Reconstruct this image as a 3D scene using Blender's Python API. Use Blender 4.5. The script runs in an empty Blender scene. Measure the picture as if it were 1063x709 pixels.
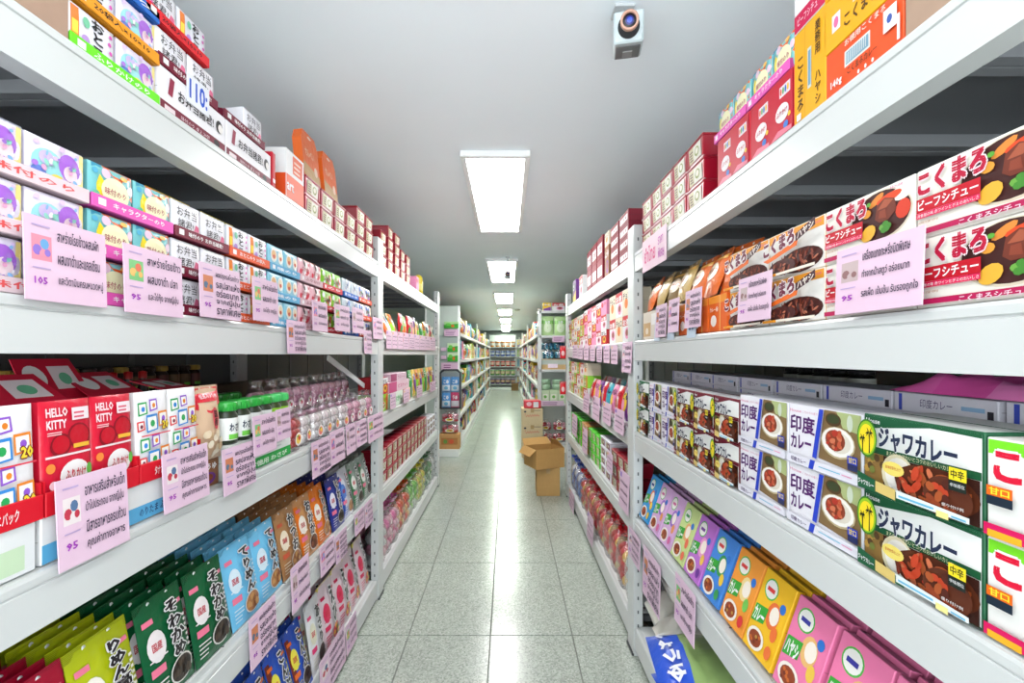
import bpy, math, random
from mathutils import Vector

# ---------------------------------------------------------------- camera, world, exposure
SC = bpy.context.scene
COL = SC.collection
F = 480.0                       # focal length in pixels of the 1063 x 709 frame
VPX, VPY = 527.0, 368.5         # where the aisle's direction meets the frame
CAMH = 1.2
cam_d = bpy.data.cameras.new('camera')
cam_d.sensor_width = 36.0
cam_d.lens = F / 1063.0 * 36.0
cam_d.shift_x = (531.5 - VPX) / 1063.0
cam_d.shift_y = (VPY - 354.5) / 1063.0
cam_d.clip_start = 0.02
cam = bpy.data.objects.new('camera', cam_d)
cam.location = (0, 0, CAMH)
cam.rotation_euler = (math.pi / 2, 0, 0)
COL.objects.link(cam)
SC.camera = cam
world = bpy.data.worlds.new('world')
world.use_nodes = True
world.node_tree.nodes['Background'].inputs[0].default_value = (0.92, 0.965, 1.0, 1)
world.node_tree.nodes['Background'].inputs[1].default_value = 3.9
SC.world = world
SC.view_settings.view_transform = 'Standard'
SC.view_settings.look = 'None'
SC.view_settings.gamma = 1.0
SC.view_settings.use_curve_mapping = False
SC.view_settings.exposure = 0.55
LAMP = 20.0                      # brightness of the ceiling lamps' diffusers

RND = random.Random(7)
XL, XR = -0.636, 0.505          # aisle faces of the two racks
CEIL = 2.1
def yl(px): return F * -XL / (VPX - px)
def yr(px): return F * XR / (px - VPX)

# ---------------------------------------------------------------- materials
def lin(c):
    return tuple((v / 255.0 / 12.92) if v / 255.0 <= 0.04045 else ((v / 255.0 + 0.055) / 1.055) ** 2.4 for v in c[:3])
MATS = {}
def node_mat(name):
    m = bpy.data.materials.new(name); m.use_nodes = True
    nt = m.node_tree
    return m, nt, nt.nodes['Principled BSDF']
def attr_mat(name, rough, coat=0.0, bump=0.0, bscale=60.0, vary=0.06, spec=0.5, gain=1.0):
    m, nt, b = node_mat(name)
    at = nt.nodes.new('ShaderNodeAttribute'); at.attribute_name = 'Col'
    no = nt.nodes.new('ShaderNodeTexNoise'); no.inputs['Scale'].default_value = bscale
    tc = nt.nodes.new('ShaderNodeTexCoord')
    nt.links.new(tc.outputs['Object'], no.inputs['Vector'])
    mr = nt.nodes.new('ShaderNodeMapRange')
    mr.inputs[3].default_value = gain * (1.0 - vary); mr.inputs[4].default_value = gain
    nt.links.new(no.outputs['Fac'], mr.inputs[0])
    mx = nt.nodes.new('ShaderNodeVectorMath'); mx.operation = 'SCALE'
    nt.links.new(at.outputs['Color'], mx.inputs[0]); nt.links.new(mr.outputs[0], mx.inputs['Scale'])
    nt.links.new(mx.outputs[0], b.inputs['Base Color'])
    b.inputs['Roughness'].default_value = rough
    b.inputs['Specular IOR Level'].default_value = spec
    b.inputs['Coat Weight'].default_value = coat
    b.inputs['Coat Roughness'].default_value = 0.12
    if bump:
        bp = nt.nodes.new('ShaderNodeBump'); bp.inputs['Strength'].default_value = bump
        bp.inputs['Distance'].default_value = 0.004
        nt.links.new(no.outputs['Fac'], bp.inputs['Height']); nt.links.new(bp.outputs[0], b.inputs['Normal'])
    MATS[name] = m
    return m
attr_mat('printed_card', 0.5, gain=.75, spec=.3)
attr_mat('glossy_film', 0.28, coat=0.15, bump=0.5, bscale=45, gain=.78, spec=.4)
attr_mat('moulded_plastic', 0.32, vary=0.04, gain=.76)
attr_mat('painted_steel', 0.3, vary=0.03, bscale=12)
attr_mat('kraft_board', 0.75, vary=0.16, bscale=35, spec=0.2)
attr_mat('matte_paint', 0.8, vary=0.04, bscale=3, spec=0.2)
m, nt, b = node_mat('clear_film')
tr = nt.nodes.new('ShaderNodeBsdfTransparent'); gl = nt.nodes.new('ShaderNodeBsdfGlossy')
gl.inputs['Roughness'].default_value = 0.15
lw = nt.nodes.new('ShaderNodeLayerWeight'); lw.inputs['Blend'].default_value = 0.35
no = nt.nodes.new('ShaderNodeTexNoise'); no.inputs['Scale'].default_value = 40
tc = nt.nodes.new('ShaderNodeTexCoord'); nt.links.new(tc.outputs['Object'], no.inputs['Vector'])
bp = nt.nodes.new('ShaderNodeBump'); bp.inputs['Strength'].default_value = 0.9; bp.inputs['Distance'].default_value = 0.01
nt.links.new(no.outputs['Fac'], bp.inputs['Height'])
nt.links.new(bp.outputs[0], gl.inputs['Normal']); nt.links.new(bp.outputs[0], lw.inputs['Normal'])
mr = nt.nodes.new('ShaderNodeMapRange'); mr.inputs[3].default_value = 0.12; mr.inputs[4].default_value = 0.6
nt.links.new(lw.outputs['Facing'], mr.inputs[0])
mx = nt.nodes.new('ShaderNodeMixShader')
nt.links.new(mr.outputs[0], mx.inputs[0]); nt.links.new(tr.outputs[0], mx.inputs[1]); nt.links.new(gl.outputs[0], mx.inputs[2])
nt.links.new(mx.outputs[0], nt.nodes['Material Output'].inputs['Surface'])
MATS['clear_film'] = m
def lamp_mat(name, col, s):
    m, nt, b = node_mat(name)
    b.inputs['Base Color'].default_value = (0.9, 0.9, 0.9, 1)
    b.inputs['Emission Color'].default_value = (*col, 1); b.inputs['Emission Strength'].default_value = s
    MATS[name] = m
lamp_mat('lamp_diffuser', (1.0, 0.985, 0.97), LAMP)
lamp_mat('lamp_diffuser_added', (1.0, 0.985, 0.97), LAMP * .3)      # unseen panel added overhead, dimmed, to brighten the near beams
lamp_mat('lamp_diffuser_greenish', (0.90, 1.0, 0.87), LAMP * 1.35)
# terrazzo floor tile: grey-green with speckles
def terrazzo(name, joints=False):
    m, nt, b = node_mat(name)
    tc = nt.nodes.new('ShaderNodeTexCoord')
    geo = nt.nodes.new('ShaderNodeNewGeometry')
    v = nt.nodes.new('ShaderNodeTexVoronoi'); v.inputs['Scale'].default_value = 150
    v.inputs['Scale'].default_value = 170
    nt.links.new(geo.outputs['Position'], v.inputs['Vector'])
    cr = nt.nodes.new('ShaderNodeValToRGB')
    e = cr.color_ramp.elements
    e[0].position = 0.0; e[0].color = (*lin((126, 134, 126)), 1)
    e[1].position = 1.0; e[1].color = (*lin((180, 187, 178)), 1)
    e2 = cr.color_ramp.elements.new(0.45); e2.color = (*lin((157, 165, 155)), 1)
    nt.links.new(v.outputs['Color'], cr.inputs[0])
    n2 = nt.nodes.new('ShaderNodeTexNoise'); n2.inputs['Scale'].default_value = 3.9
    nt.links.new(geo.outputs['Position'], n2.inputs['Vector'])
    mr = nt.nodes.new('ShaderNodeMapRange'); mr.inputs[3].default_value = 0.86; mr.inputs[4].default_value = 1.06
    nt.links.new(n2.outputs['Fac'], mr.inputs[0])
    mx = nt.nodes.new('ShaderNodeVectorMath'); mx.operation = 'SCALE'
    nt.links.new(cr.outputs[0], mx.inputs[0]); nt.links.new(mr.outputs[0], mx.inputs['Scale'])
    nt.links.new(mx.outputs[0], b.inputs['Base Color'])
    b.inputs['Roughness'].default_value = 0.2
    MATS[name] = m
terrazzo('terrazzo_tile')

# ---------------------------------------------------------------- mesh building
class MB:
    """collects coloured polygons; build() makes one mesh with a colour attribute"""
    def __init__(s): s.v = []; s.f = []; s.c = []; s.sm = []
    def poly(s, pts, col, smooth=False):
        n = len(s.v); s.v += [tuple(p) for p in pts]; s.f.append(tuple(range(n, n + len(pts)))); s.c.append(col); s.sm.append(smooth)
    def mesh(s, verts, faces, col, smooth=False):
        n = len(s.v); s.v += [tuple(p) for p in verts]
        for k, f in enumerate(faces):
            s.f.append(tuple(i + n for i in f)); s.c.append(col[k] if isinstance(col, list) else col); s.sm.append(smooth)
    def box(s, x0, y0, z0, x1, y1, z1, col, c=0.0, front=None, top=None, ends=None):
        """box with chamfer c; front / top / ends override the colours of those faces"""
        fr = front or col; tp = top or col; en = ends or col
        if c <= 0:
            v = [(x0,y0,z0),(x1,y0,z0),(x1,y1,z0),(x0,y1,z0),(x0,y0,z1),(x1,y0,z1),(x1,y1,z1),(x0,y1,z1)]
            s.mesh(v, [(0,3,2,1),(4,5,6,7),(0,1,5,4),(2,3,7,6),(1,2,6,5),(0,4,7,3)], [col, tp, fr, col, en, en]); return
        X = (x0, x1); Y = (y0, y1); Z = (z0, z1); v = []; idx = {}
        for i in (0,1):
            for j in (0,1):
                for k in (0,1):
                    si, sj, sk = (1,-1)[i], (1,-1)[j], (1,-1)[k]
                    for a in range(3):
                        p = [X[i] + si*c, Y[j] + sj*c, Z[k] + sk*c]
                        p[a] = (X[i], Y[j], Z[k])[a]
                        idx[i,j,k,a] = len(v); v.append(tuple(p))
        fs = []; cs = []
        def q(keys, cc): fs.append(tuple(idx[k] for k in keys)); cs.append(cc)
        q([(0,0,0,2),(0,1,0,2),(1,1,0,2),(1,0,0,2)], col); q([(0,0,1,2),(1,0,1,2),(1,1,1,2),(0,1,1,2)], tp)
        q([(0,0,0,1),(1,0,0,1),(1,0,1,1),(0,0,1,1)], fr); q([(0,1,0,1),(0,1,1,1),(1,1,1,1),(1,1,0,1)], col)
        q([(0,0,0,0),(0,0,1,0),(0,1,1,0),(0,1,0,0)], en); q([(1,0,0,0),(1,1,0,0),(1,1,1,0),(1,0,1,0)], en)
        for j in (0,1):
            for k in (0,1): q([(0,j,k,1),(0,j,k,2),(1,j,k,2),(1,j,k,1)], fr if j == 0 else col)
        for i in (0,1):
            for k in (0,1): q([(i,0,k,0),(i,0,k,2),(i,1,k,2),(i,1,k,0)], en)
        for i in (0,1):
            for j in (0,1): q([(i,j,0,0),(i,j,0,1),(i,j,1,1),(i,j,1,0)], fr if j == 0 else col)
        for i in (0,1):
            for j in (0,1):
                for k in (0,1): q([(i,j,k,0),(i,j,k,1),(i,j,k,2)], fr if j == 0 else col)
        s.mesh(v, fs, cs)
    def prism(s, prof, axis, a0, a1, col, smooth=False):
        """prof: closed 2D outline; axis 'x','y','z' = extrusion direction"""
        def mk(p, a):
            if axis == 'y': return (p[0], a, p[1])
            if axis == 'x': return (a, p[0], p[1])
            return (p[0], p[1], a)
        n = len(prof); v = [mk(p, a0) for p in prof] + [mk(p, a1) for p in prof]
        s.mesh(v, [(i, (i+1) % n, n + (i+1) % n, n + i) for i in range(n)], col, smooth)
        s.mesh([mk(p, a0) for p in prof], [tuple(range(n))], col); s.mesh([mk(p, a1) for p in prof], [tuple(range(n))], col)
    def lathe(s, prof, cx=0, cy=0, seg=16, col=(255,255,255), axis='z', smooth=True):
        """prof: list of (r, h, colour or None for the default)"""
        v = []; fs = []; cs = []
        for p in prof:
            for k in range(seg):
                a = 2 * math.pi * k / seg
                r, h = p[0], p[1]
                if axis == 'z': v.append((cx + r*math.cos(a), cy + r*math.sin(a), h))
                elif axis == 'y': v.append((cx + r*math.cos(a), h, cy + r*math.sin(a)))
                else: v.append((h, cx + r*math.cos(a), cy + r*math.sin(a)))
        for i in range(len(prof) - 1):
            cc = prof[i+1][2] if len(prof[i+1]) > 2 else col
            for k in range(seg):
                k2 = (k + 1) % seg
                fs.append((i*seg + k, i*seg + k2, (i+1)*seg + k2, (i+1)*seg + k)); cs.append(cc)
        s.mesh(v, fs, cs, smooth)
    def tube(s, pts, r, col, seg=8):
        P = [Vector(p) for p in pts]; v = []; fs = []
        for i, p in enumerate(P):
            d = (P[min(i+1, len(P)-1)] - P[max(i-1, 0)]).normalized()
            a = d.orthogonal().normalized(); b_ = d.cross(a)
            for k in range(seg):
                t = 2*math.pi*k/seg; v.append(tuple(p + a*r*math.cos(t) + b_*r*math.sin(t)))
        for i in range(len(P)-1):
            for k in range(seg):
                k2 = (k+1) % seg; fs.append((i*seg+k, i*seg+k2, (i+1)*seg+k2, (i+1)*seg+k))
        fs.append(tuple(range(seg))); fs.append(tuple(range((len(P)-1)*seg, len(P)*seg)))
        s.mesh(v, fs, col, True)
    def build(s, name, mat):
        me = bpy.data.meshes.new(name); me.from_pydata(s.v, [], s.f)
        at = me.color_attributes.new('Col', 'FLOAT_COLOR', 'CORNER')
        buf = []
        for f, c in zip(s.f, s.c):
            l = lin(c); buf += [l[0], l[1], l[2], 1.0] * len(f)
        at.data.foreach_set('color', buf)
        me.polygons.foreach_set('use_smooth', s.sm)
        me.materials.append(MATS[mat]); me.update()
        return me

# ---------------------------------------------------------------- lettering and print
TXT = {}
def glyphs(body, bold, res):
    k = (body, bold, res)
    if k in TXT: return TXT[k]
    cu = bpy.data.curves.new('lettering', 'FONT'); cu.body = body; cu.resolution_u = res; cu.offset = bold
    cu.space_line = 1.0; cu.align_x = 'LEFT'
    ob = bpy.data.objects.new('lettering', cu)
    me = bpy.data.meshes.new_from_object(ob)
    vs = [(v.co.x, v.co.y) for v in me.vertices]; fs = [tuple(p.vertices) for p in me.polygons]
    bpy.data.objects.remove(ob); bpy.data.curves.remove(cu); bpy.data.meshes.remove(me)
    if not vs: vs = [(0, 0), (1, 0), (1, 1)]; fs = []
    x0 = min(p[0] for p in vs); x1 = max(p[0] for p in vs); y0 = min(p[1] for p in vs); y1 = max(p[1] for p in vs)
    TXT[k] = (vs, fs, x0, y0, max(x1 - x0, 1e-6), max(y1 - y0, 1e-6))
    return TXT[k]
class Print:
    """flat print on the front (y = y0) of a pack: u to the right, v up, each call one layer nearer the viewer"""
    def __init__(s, mb, y0=0.0, warp=None, step=0.00014, u0=0.0, v0=0.0):
        s.mb = mb; s.y0 = y0; s.w = warp; s.step = step; s.l = 2; s.u0 = u0; s.v0 = v0
    def pt(s, u, v):
        u += s.u0; v += s.v0
        return (u, (s.w(u, v) if s.w else s.y0) - s.l * s.step, v)
    def poly(s, pts, col):
        s.mb.poly([s.pt(*p) for p in pts], col); s.l += 1
    def rect(s, a, b_, c, d, col, n=1):
        if s.w: n = max(n, 4)
        vs = []; fs = []
        for j in range(n + 1):
            for i in range(n + 1): vs.append(s.pt(a + (c - a) * i / n, b_ + (d - b_) * j / n))
        for j in range(n):
            for i in range(n): fs.append((j*(n+1)+i, j*(n+1)+i+1, (j+1)*(n+1)+i+1, (j+1)*(n+1)+i))
        s.mb.mesh(vs, fs, col); s.l += 1
    def ell(s, cu, cv, ru, rv, col, n=18, keep=False, rot=0.0):
        cr, sr = math.cos(rot), math.sin(rot)
        def ring(f): return [s.pt(cu + f*ru*math.cos(2*math.pi*k/n)*cr - f*rv*math.sin(2*math.pi*k/n)*sr, cv + f*ru*math.cos(2*math.pi*k/n)*sr + f*rv*math.sin(2*math.pi*k/n)*cr) for k in range(n)]
        if s.w and max(ru, rv) > .009:
            fs = [(k, (k+1) % n, n + (k+1) % n, n + k) for k in range(n)] + [tuple(range(n, 2*n))]
            s.mb.mesh(ring(1) + ring(.55), fs, col)
        else: s.mb.poly(ring(1), col)
        if not keep: s.l += 1
    def text(s, body, a, b_, c, d, col, bold=0.0, out=None, ow=0.03, slant=0.0, res=2, rise=0.0):
        """lettering stretched into the rectangle a,b_ .. c,d"""
        vs, fs, x0, y0, w, h = glyphs(body, 0.0, res)
        for colr, bo in ([(out, bold + ow)] if out else []) + [(col, bold)]:
            ring = [(0, 0)] if bo <= 0 else [(.7*bo, .7*bo), (-.7*bo, .7*bo), (.7*bo, -.7*bo), (-.7*bo, -.7*bo)]
            if out and colr is out: ring += [(bo, 0), (-bo, 0), (0, bo), (0, -bo)]
            for ox, oy in ring:                          # heavier strokes: the letter repeated with small shifts
                pts = []
                for x, y in vs:
                    fx = (x + ox - x0) / w; fy = (y + oy - y0) / h
                    pts.append(s.pt(a + (c - a) * fx + slant * (fy * (d - b_)), b_ + (d - b_) * fy + rise * fx))
                s.mb.mesh(pts, fs, colr); s.l += .3
            s.l += .7
    def food(s, cu, cv, ru, rv, cols, n, seed, size=0.22):
        r = random.Random(seed)
        s.ell(cu, cv, ru, rv, cols[0], 20)
        for k in range(n):
            a = r.uniform(0, 2*math.pi); q = math.sqrt(r.random()) * 0.82
            sz = size * r.uniform(0.6, 1.25)
            s.ell(cu + ru*q*math.cos(a), cv + rv*q*math.sin(a), ru*sz, rv*sz*r.uniform(.7, 1.1), r.choice(cols[1:]), 9, rot=r.uniform(0, 3))
    def lines(s, a, b_, c, d, n, col, seed=0, fill=0.45):
        r = random.Random(seed); h = (d - b_) / n
        for i in range(n):
            e = c - (c - a) * r.uniform(0, .3)
            vs = [s.pt(*p) for p in ((a, b_ + i*h), (e, b_ + i*h), (e, b_ + i*h + h*fill), (a, b_ + i*h + h*fill))]
            s.mb.poly(vs, col)
        s.l += 1

# ---------------------------------------------------------------- things
ORD = ['first','second','third','fourth','fifth','sixth','seventh','eighth','ninth','tenth','eleventh','twelfth','thirteenth','fourteenth','fifteenth',
       'sixteenth','seventeenth','eighteenth','nineteenth','twentieth'] + ['%dth' % k for k in range(21, 60)]
def new_ob(name, me, parent=None, loc=(0,0,0), rot=(0,0,0)):
    o = bpy.data.objects.new(name, me); COL.objects.link(o)
    o.location = loc; o.rotation_euler = rot
    if parent: o.parent = parent
    return o
def tag(o, label, cat, group=None, kind=None):
    if label: o['label'] = label
    if cat: o['category'] = cat
    if group: o['group'] = group
    if kind: o['kind'] = kind
    return o
class Proto:
    def __init__(s, me, w, h=0, d=0, parts=()): s.me = me; s.w = w; s.h = h; s.d = d; s.parts = list(parts)
def place(p, name, label, cat, group, loc, rot=(0,0,0), scale=None):
    o = new_ob(name, p.me, None, loc, rot); tag(o, label, cat, group)
    if scale: o.scale = scale
    for q in p.parts:
        c = new_ob(q[0], q[1], o)
        for sub in (q[2] if len(q) > 2 else []): new_ob(sub[0], sub[1], c)
    return o
HALF = math.pi / 2
def put(side, p, name, label, cat, group, y0, z, dep=0.012, lean=0.0, yaw=0.0, dw=0.0):
    """stand a pack on a rack: near end at y0, front dep behind the rack's aisle face"""
    if lean < 0: z += p.d * math.sin(-lean)          # a pack that leans back rests on its lower rear edge
    if side == 'L': loc = (XL - dep, y0 + dw, z); rz = HALF
    else: loc = (XR + dep, y0 + p.w - dw, z); rz = -HALF
    return place(p, name, label, cat, group, loc, (lean, 0, rz + yaw))
def structure(name, me, parent=None, loc=(0,0,0)):
    o = new_ob(name, me, parent, loc)
    if not parent: o['kind'] = 'structure'
    return o

# ---------------------------------------------------------------- the room
WHITE = (236, 240, 240)
YB, YF, XW0, XW1 = 17.2, -1.0, -2.3, 2.1
def slab(name, x0, y0, z0, x1, y1, z1, col, mat):
    mb = MB(); mb.box(x0, y0, z0, x1, y1, z1, col); return structure(name, mb.build(name, mat))
slab('ceiling', XW0, YF, CEIL, XW1, YB, CEIL + .1, (240, 248, 252), 'matte_paint')
slab('wall_left', XW0 - .1, YF, 0, XW0, YB, CEIL, (214, 220, 214), 'matte_paint')
slab('wall_right', XW1, YF, 0, XW1 + .1, YB, CEIL, (214, 220, 214), 'matte_paint')
slab('wall_back', XW0, YB, 0, XW1, YB + .1, CEIL, (112, 118, 114), 'matte_paint')
# front wall left off so added daylight from behind the viewer fills the aisle
flr = slab('floor', XW0, YF, -.1, XW1, YB, -.006, (120, 124, 118), 'matte_paint')
TW, TD, G = .35, .692, .0022
mb = MB(); mb.box(G, G, -.006, TW - G, TD - G, 0, (190, 196, 188), c=.0012)
tile_me = mb.build('tile', 'terrazzo_tile')
for i in range(-4, 4):
    for j in range(-3, 22):
        new_ob('tile', tile_me, flr, (-.0737 + i * TW, 1.98 + j * TD, 0))
# the outer floor strips under and behind the racks
for a, b_ in ((XW0, -.0737 - 4*TW), (-.0737 + 4*TW, XW1)):
    mb = MB(); mb.box(a, YF, -.006, b_, YB, -.0005, (190, 196, 188)); new_ob('tile_strip', mb.build('tile_strip', 'terrazzo_tile'), flr)

# ---------------------------------------------------------------- ceiling lamps
def lamp_proto(mat):
    W, L = .31, 1.27; mb = MB(); t = .026
    for x0, y0, x1, y1 in ((-W/2, 0, W/2, t), (-W/2, L - t, W/2, L), (-W/2, t, -W/2 + t, L - t), (W/2 - t, t, W/2, L - t)):
        mb.box(x0, y0, -.028, x1, y1, 0, (238, 240, 240), c=.003)
    fr = mb.build('frame', 'painted_steel')
    mb = MB(); mb.box(-W/2 + t, t, -.026, W/2 - t, L - t, -.012, (255, 255, 255))
    return Proto(None, W, parts=[('frame', fr), ('diffuser', mb.build('diffuser', mat))])
LA, LB, LC = lamp_proto('lamp_diffuser'), lamp_proto('lamp_diffuser_greenish'), lamp_proto('lamp_diffuser_added')
for k in range(-1, 7):
    y = 2.03 + 2.28 * k
    lab = {-1: 'dim ceiling lamp panel added out of view above the nearest shelves', 0: 'largest bright rectangular ceiling lamp panel above the aisle'}.get(k, '%s bright ceiling lamp panel along the aisle, counted from the nearest' % ORD[k])
    place(LC if k < 0 else LA if k < 2 else LB, 'ceiling_lamp', lab, 'lamp', 'lamp panels along the ceiling', (-.055, y, CEIL))

# ---------------------------------------------------------------- racks
STEEL = (186, 190, 189)
def beam_mesh(length, h=.078):
    """front beam with a rolled top lip and a groove; local x along the aisle, y backwards, z=0 the deck level"""
    mb = MB()
    prof = [(0, -h), (0, -.020), (.0025, -.0185), (.0025, -.0165), (0, -.015), (0, -.006), (.002, -.0015), (.006, -.0004), (.02, -.0004), (.02, -.004), (.006, -.006), (.006, -h + .008), (.036, -h + .008), (.036, -h)]
    mb.prism(prof, 'x', 0, length, STEEL)
    for x in (.0, length - .012): mb.box(x, .006, -h, x + .012, .036, -.004, STEEL)
    return mb.build('beam', 'painted_steel')
def deck_mesh(w, d):
    mb = MB(); mb.box(0, .02, -.012, w - .004, d, 0, (92, 95, 98), top=(205, 209, 208), front=(205, 209, 208))  # underside coloured dark to imitate the shade below the deck
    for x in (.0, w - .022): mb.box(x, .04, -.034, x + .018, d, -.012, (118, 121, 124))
    return mb.build('deck_panel', 'painted_steel')
def post_meshes(h, w=.09, d=.038):
    mb = MB(); mb.box(0, 0, 0, w, d, h, STEEL, c=.003); p = mb.build('post', 'painted_steel')
    mb = MB(); z = .06
    while z < h - .03:
        for x in (-.0006, w + .0006):
            mb.box(x - .0004, d*.4, z, x + .0004, d*.4 + .006, z + .013, (84, 88, 90))
        z += .055
    s = mb.build('slot_holes', 'painted_steel')
    mb = MB(); mb.box(.0005, -.006, 0, w - .0005, d + .006, .012, (70, 74, 76), c=.003); f = mb.build('foot', 'moulded_plastic')
    return p, s, f
def rack(side, name_label, y0, y1, levels, post_at, depth=.72, top=None, brace=None):
    """one bay of steel shelving between y0 and y1; post_at: y of the posts' near edges"""
    root = new_ob('shelf_rack', None, None, (XL if side == 'L' else XR, y0 if side == 'L' else y1, 0), (0, 0, HALF if side == 'L' else -HALF))
    tag(root, name_label, 'shelf rack', 'steel shelf racks along the aisle')
    ln = y1 - y0; H = (top or levels[-1] + .09)
    bm_ = beam_mesh(ln); dw = ln / 7; dm = deck_mesh(dw, depth)
    rear = MB(); rear.box(0, depth - .03, -.06, ln, depth, 0, STEEL); rear = rear.build('support_beam', 'painted_steel')
    for z in levels:
        if z < .2:
            mb = MB(); mb.box(0, 0, -.088 if z > .1 else -.085, ln, .03, -.0004, STEEL, c=.004); q = new_ob('base_beam', mb.build('base_beam', 'painted_steel'), root, (0, 0, z))
        else: new_ob('beam', bm_, root, (0, 0, z))
        new_ob('support_beam', rear, root, (0, 0, z))
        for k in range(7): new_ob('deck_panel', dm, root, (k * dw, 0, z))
    mb = MB()
    mb.box(0, depth, .02, ln, depth + .006, H - .05, (74, 76, 78))  # added sheet, its dark grey stands in for shade behind the goods
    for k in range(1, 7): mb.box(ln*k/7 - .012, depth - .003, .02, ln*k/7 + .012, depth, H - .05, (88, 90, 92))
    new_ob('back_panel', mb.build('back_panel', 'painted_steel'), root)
    p, s, f = post_meshes(H)
    for y in post_at:
        lx = (y - y0) if side == 'L' else (y1 - y - .09)
        for dy in (-.004, depth - .034):
            o = new_ob('post', p, root, (lx, dy, 0)); new_ob('slot_holes', s, o)['kind'] = 'stuff'; new_ob('foot', f, o)
    if brace:
        for (xa, za, xb, zb, dd) in brace:
            mb = MB(); n = Vector((xb - xa, 0, zb - za)).normalized(); t = Vector((-n.z, 0, n.x)) * .011
            A = Vector((xa, dd, za)); B = Vector((xb, dd, zb)); v = []
            for o_ in (0, .006):
                for q in (A + t, A - t, B - t, B + t): v.append((q.x, q.y + o_, q.z))
            mb.mesh(v, [(0,1,2,3), (7,6,5,4), (0,4,5,1), (1,5,6,2), (2,6,7,3), (3,7,4,0)], STEEL)
            new_ob('brace', mb.build('brace', 'painted_steel'), root)
    return root
ZL = [.10, .526, .905, 1.28, 1.66]
ZR = [.119, .554, .8985, 1.257, 1.607]
# near left bay ends at the post at 2.26; far left bay ends at 4.25
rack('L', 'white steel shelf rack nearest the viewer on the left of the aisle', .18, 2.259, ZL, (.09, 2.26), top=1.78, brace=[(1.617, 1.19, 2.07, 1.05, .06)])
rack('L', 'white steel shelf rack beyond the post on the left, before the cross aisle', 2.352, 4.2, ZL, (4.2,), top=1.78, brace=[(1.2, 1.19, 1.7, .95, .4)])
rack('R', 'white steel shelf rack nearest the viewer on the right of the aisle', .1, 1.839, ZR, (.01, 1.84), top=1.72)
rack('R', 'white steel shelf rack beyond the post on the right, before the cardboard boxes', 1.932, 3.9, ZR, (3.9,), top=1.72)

# ---------------------------------------------------------------- security cameras, smoke detector
root = new_ob('security_camera', None, None, (.30, 1.15, CEIL)); tag(root, 'pale blue box security camera with round lens hanging from the ceiling', 'camera', 'security cameras on the ceiling')
def cam_parts(root, sc, tilt, drop, yaw=.06):
    def add(name, mb, mat, par=root, rot=True):
        o = new_ob(name, mb.build(name, mat), par)
        if rot and par == root: o.location = (0, 0, -drop); o.rotation_euler = (tilt, 0, yaw)
        return o
    mb = MB(); mb.box(-.036*sc, -.02*sc, -.034*sc, .036*sc, .095*sc, .036*sc, (206, 222, 226), c=.004*sc); body = add('housing', mb, 'moulded_plastic')
    mb = MB(); mb.box(-.03*sc, .0*sc, -.0362*sc, .03*sc, .085*sc, -.034*sc, (120, 124, 126), c=.0005); mb.box(-.012*sc, .03*sc, -.039*sc, .012*sc, .07*sc, -.036*sc, (165, 168, 168)); 
    add('base_cover', mb, 'moulded_plastic', body)
    mb = MB(); mb.lathe([(.026*sc, -.02*sc), (.026*sc, -.026*sc), (.018*sc, -.028*sc), (.018*sc, -.056*sc)], seg=24, col=(54, 58, 62), axis='y'); lens = add('lens_barrel', mb, 'moulded_plastic')
    mb = MB(); mb.lathe([(.0215*sc, -.05*sc), (.0215*sc, -.062*sc), (.0165*sc, -.062*sc), (.0155*sc, -.055*sc)], seg=24, col=(205, 160, 140), axis='y'); add('lens_ring', mb, 'moulded_plastic', lens)
    mb = MB(); mb.lathe([(.016*sc, -.056*sc, (8, 9, 14)), (.010*sc, -.0585*sc, (10, 12, 30)), (.006*sc, -.060*sc, (20, 30, 120)), (.0001, -.0605*sc, (50, 80, 200))], seg=20, col=(18, 24, 70), axis='y'); add('lens_glass', mb, 'glossy_film', lens)  # blue centre is a reflection painted onto the black glass
    mb = MB(); mb.tube([(0, .05*sc, -drop + .03*sc), (0, .055*sc, 0)], .008*sc, (214, 220, 222)); add('bracket', mb, 'moulded_plastic', root, False)
    mb = MB(); mb.box(-.026*sc, .03*sc, -.008, .026*sc, .085*sc, 0, (214, 220, 222), c=.002); add('ceiling_plate', mb, 'moulded_plastic', root, False)
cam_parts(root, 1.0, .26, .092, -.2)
root = new_ob('security_camera', None, None, (.0, 4.2, CEIL)); tag(root, 'small grey security camera on a stem in front of the second lamp panel', 'camera', 'security cameras on the ceiling')
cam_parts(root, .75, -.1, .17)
mb = MB(); mb.lathe([(.0, 0), (.055, 0), (.055, -.016), (.04, -.03), (.0001, -.034)], seg=20, col=(190, 194, 190))
tag(new_ob('smoke_detector', mb.build('smoke_detector', 'moulded_plastic'), None, (.19, 9.1, CEIL)), 'small round smoke detector on the far ceiling right of the lamps', 'smoke detector')

# ---------------------------------------------------------------- pack prototypes
BLK = (28, 26, 30); WHT = (244, 246, 246); NAVY = (30, 44, 74)
CURRY = [(96, 46, 26), (150, 66, 34), (176, 88, 44), (120, 44, 26), (200, 70, 40), (86, 36, 24)]
REDCURRY = [(150, 70, 46), (190, 60, 44), (206, 92, 60), (140, 44, 34), (214, 120, 84)]
STEW = [(78, 34, 30), (110, 48, 38), (140, 64, 46), (60, 24, 24), (176, 90, 62), (200, 120, 90)]
def carton(w, h, d, col, draw, side=None, top=None, mat='printed_card', name='carton', seam=True):
    mb = MB(); mb.box(0, 0, 0, w, d, h, col, c=.0012, ends=side or col, top=top or col)
    if seam:                                            # tuck flaps on both ends and the top edge
        sc = tuple(int(v * .8) for v in (side or col))
        for x in (-.0003, w + .0003): mb.box(x - .0002, .004, h * .5 - .0006, x + .0002, d - .004, h * .5 + .0006, sc)
    pr = Print(mb); draw(pr, w, h)
    return Proto(mb.build(name, mat), w, h, d)
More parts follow.
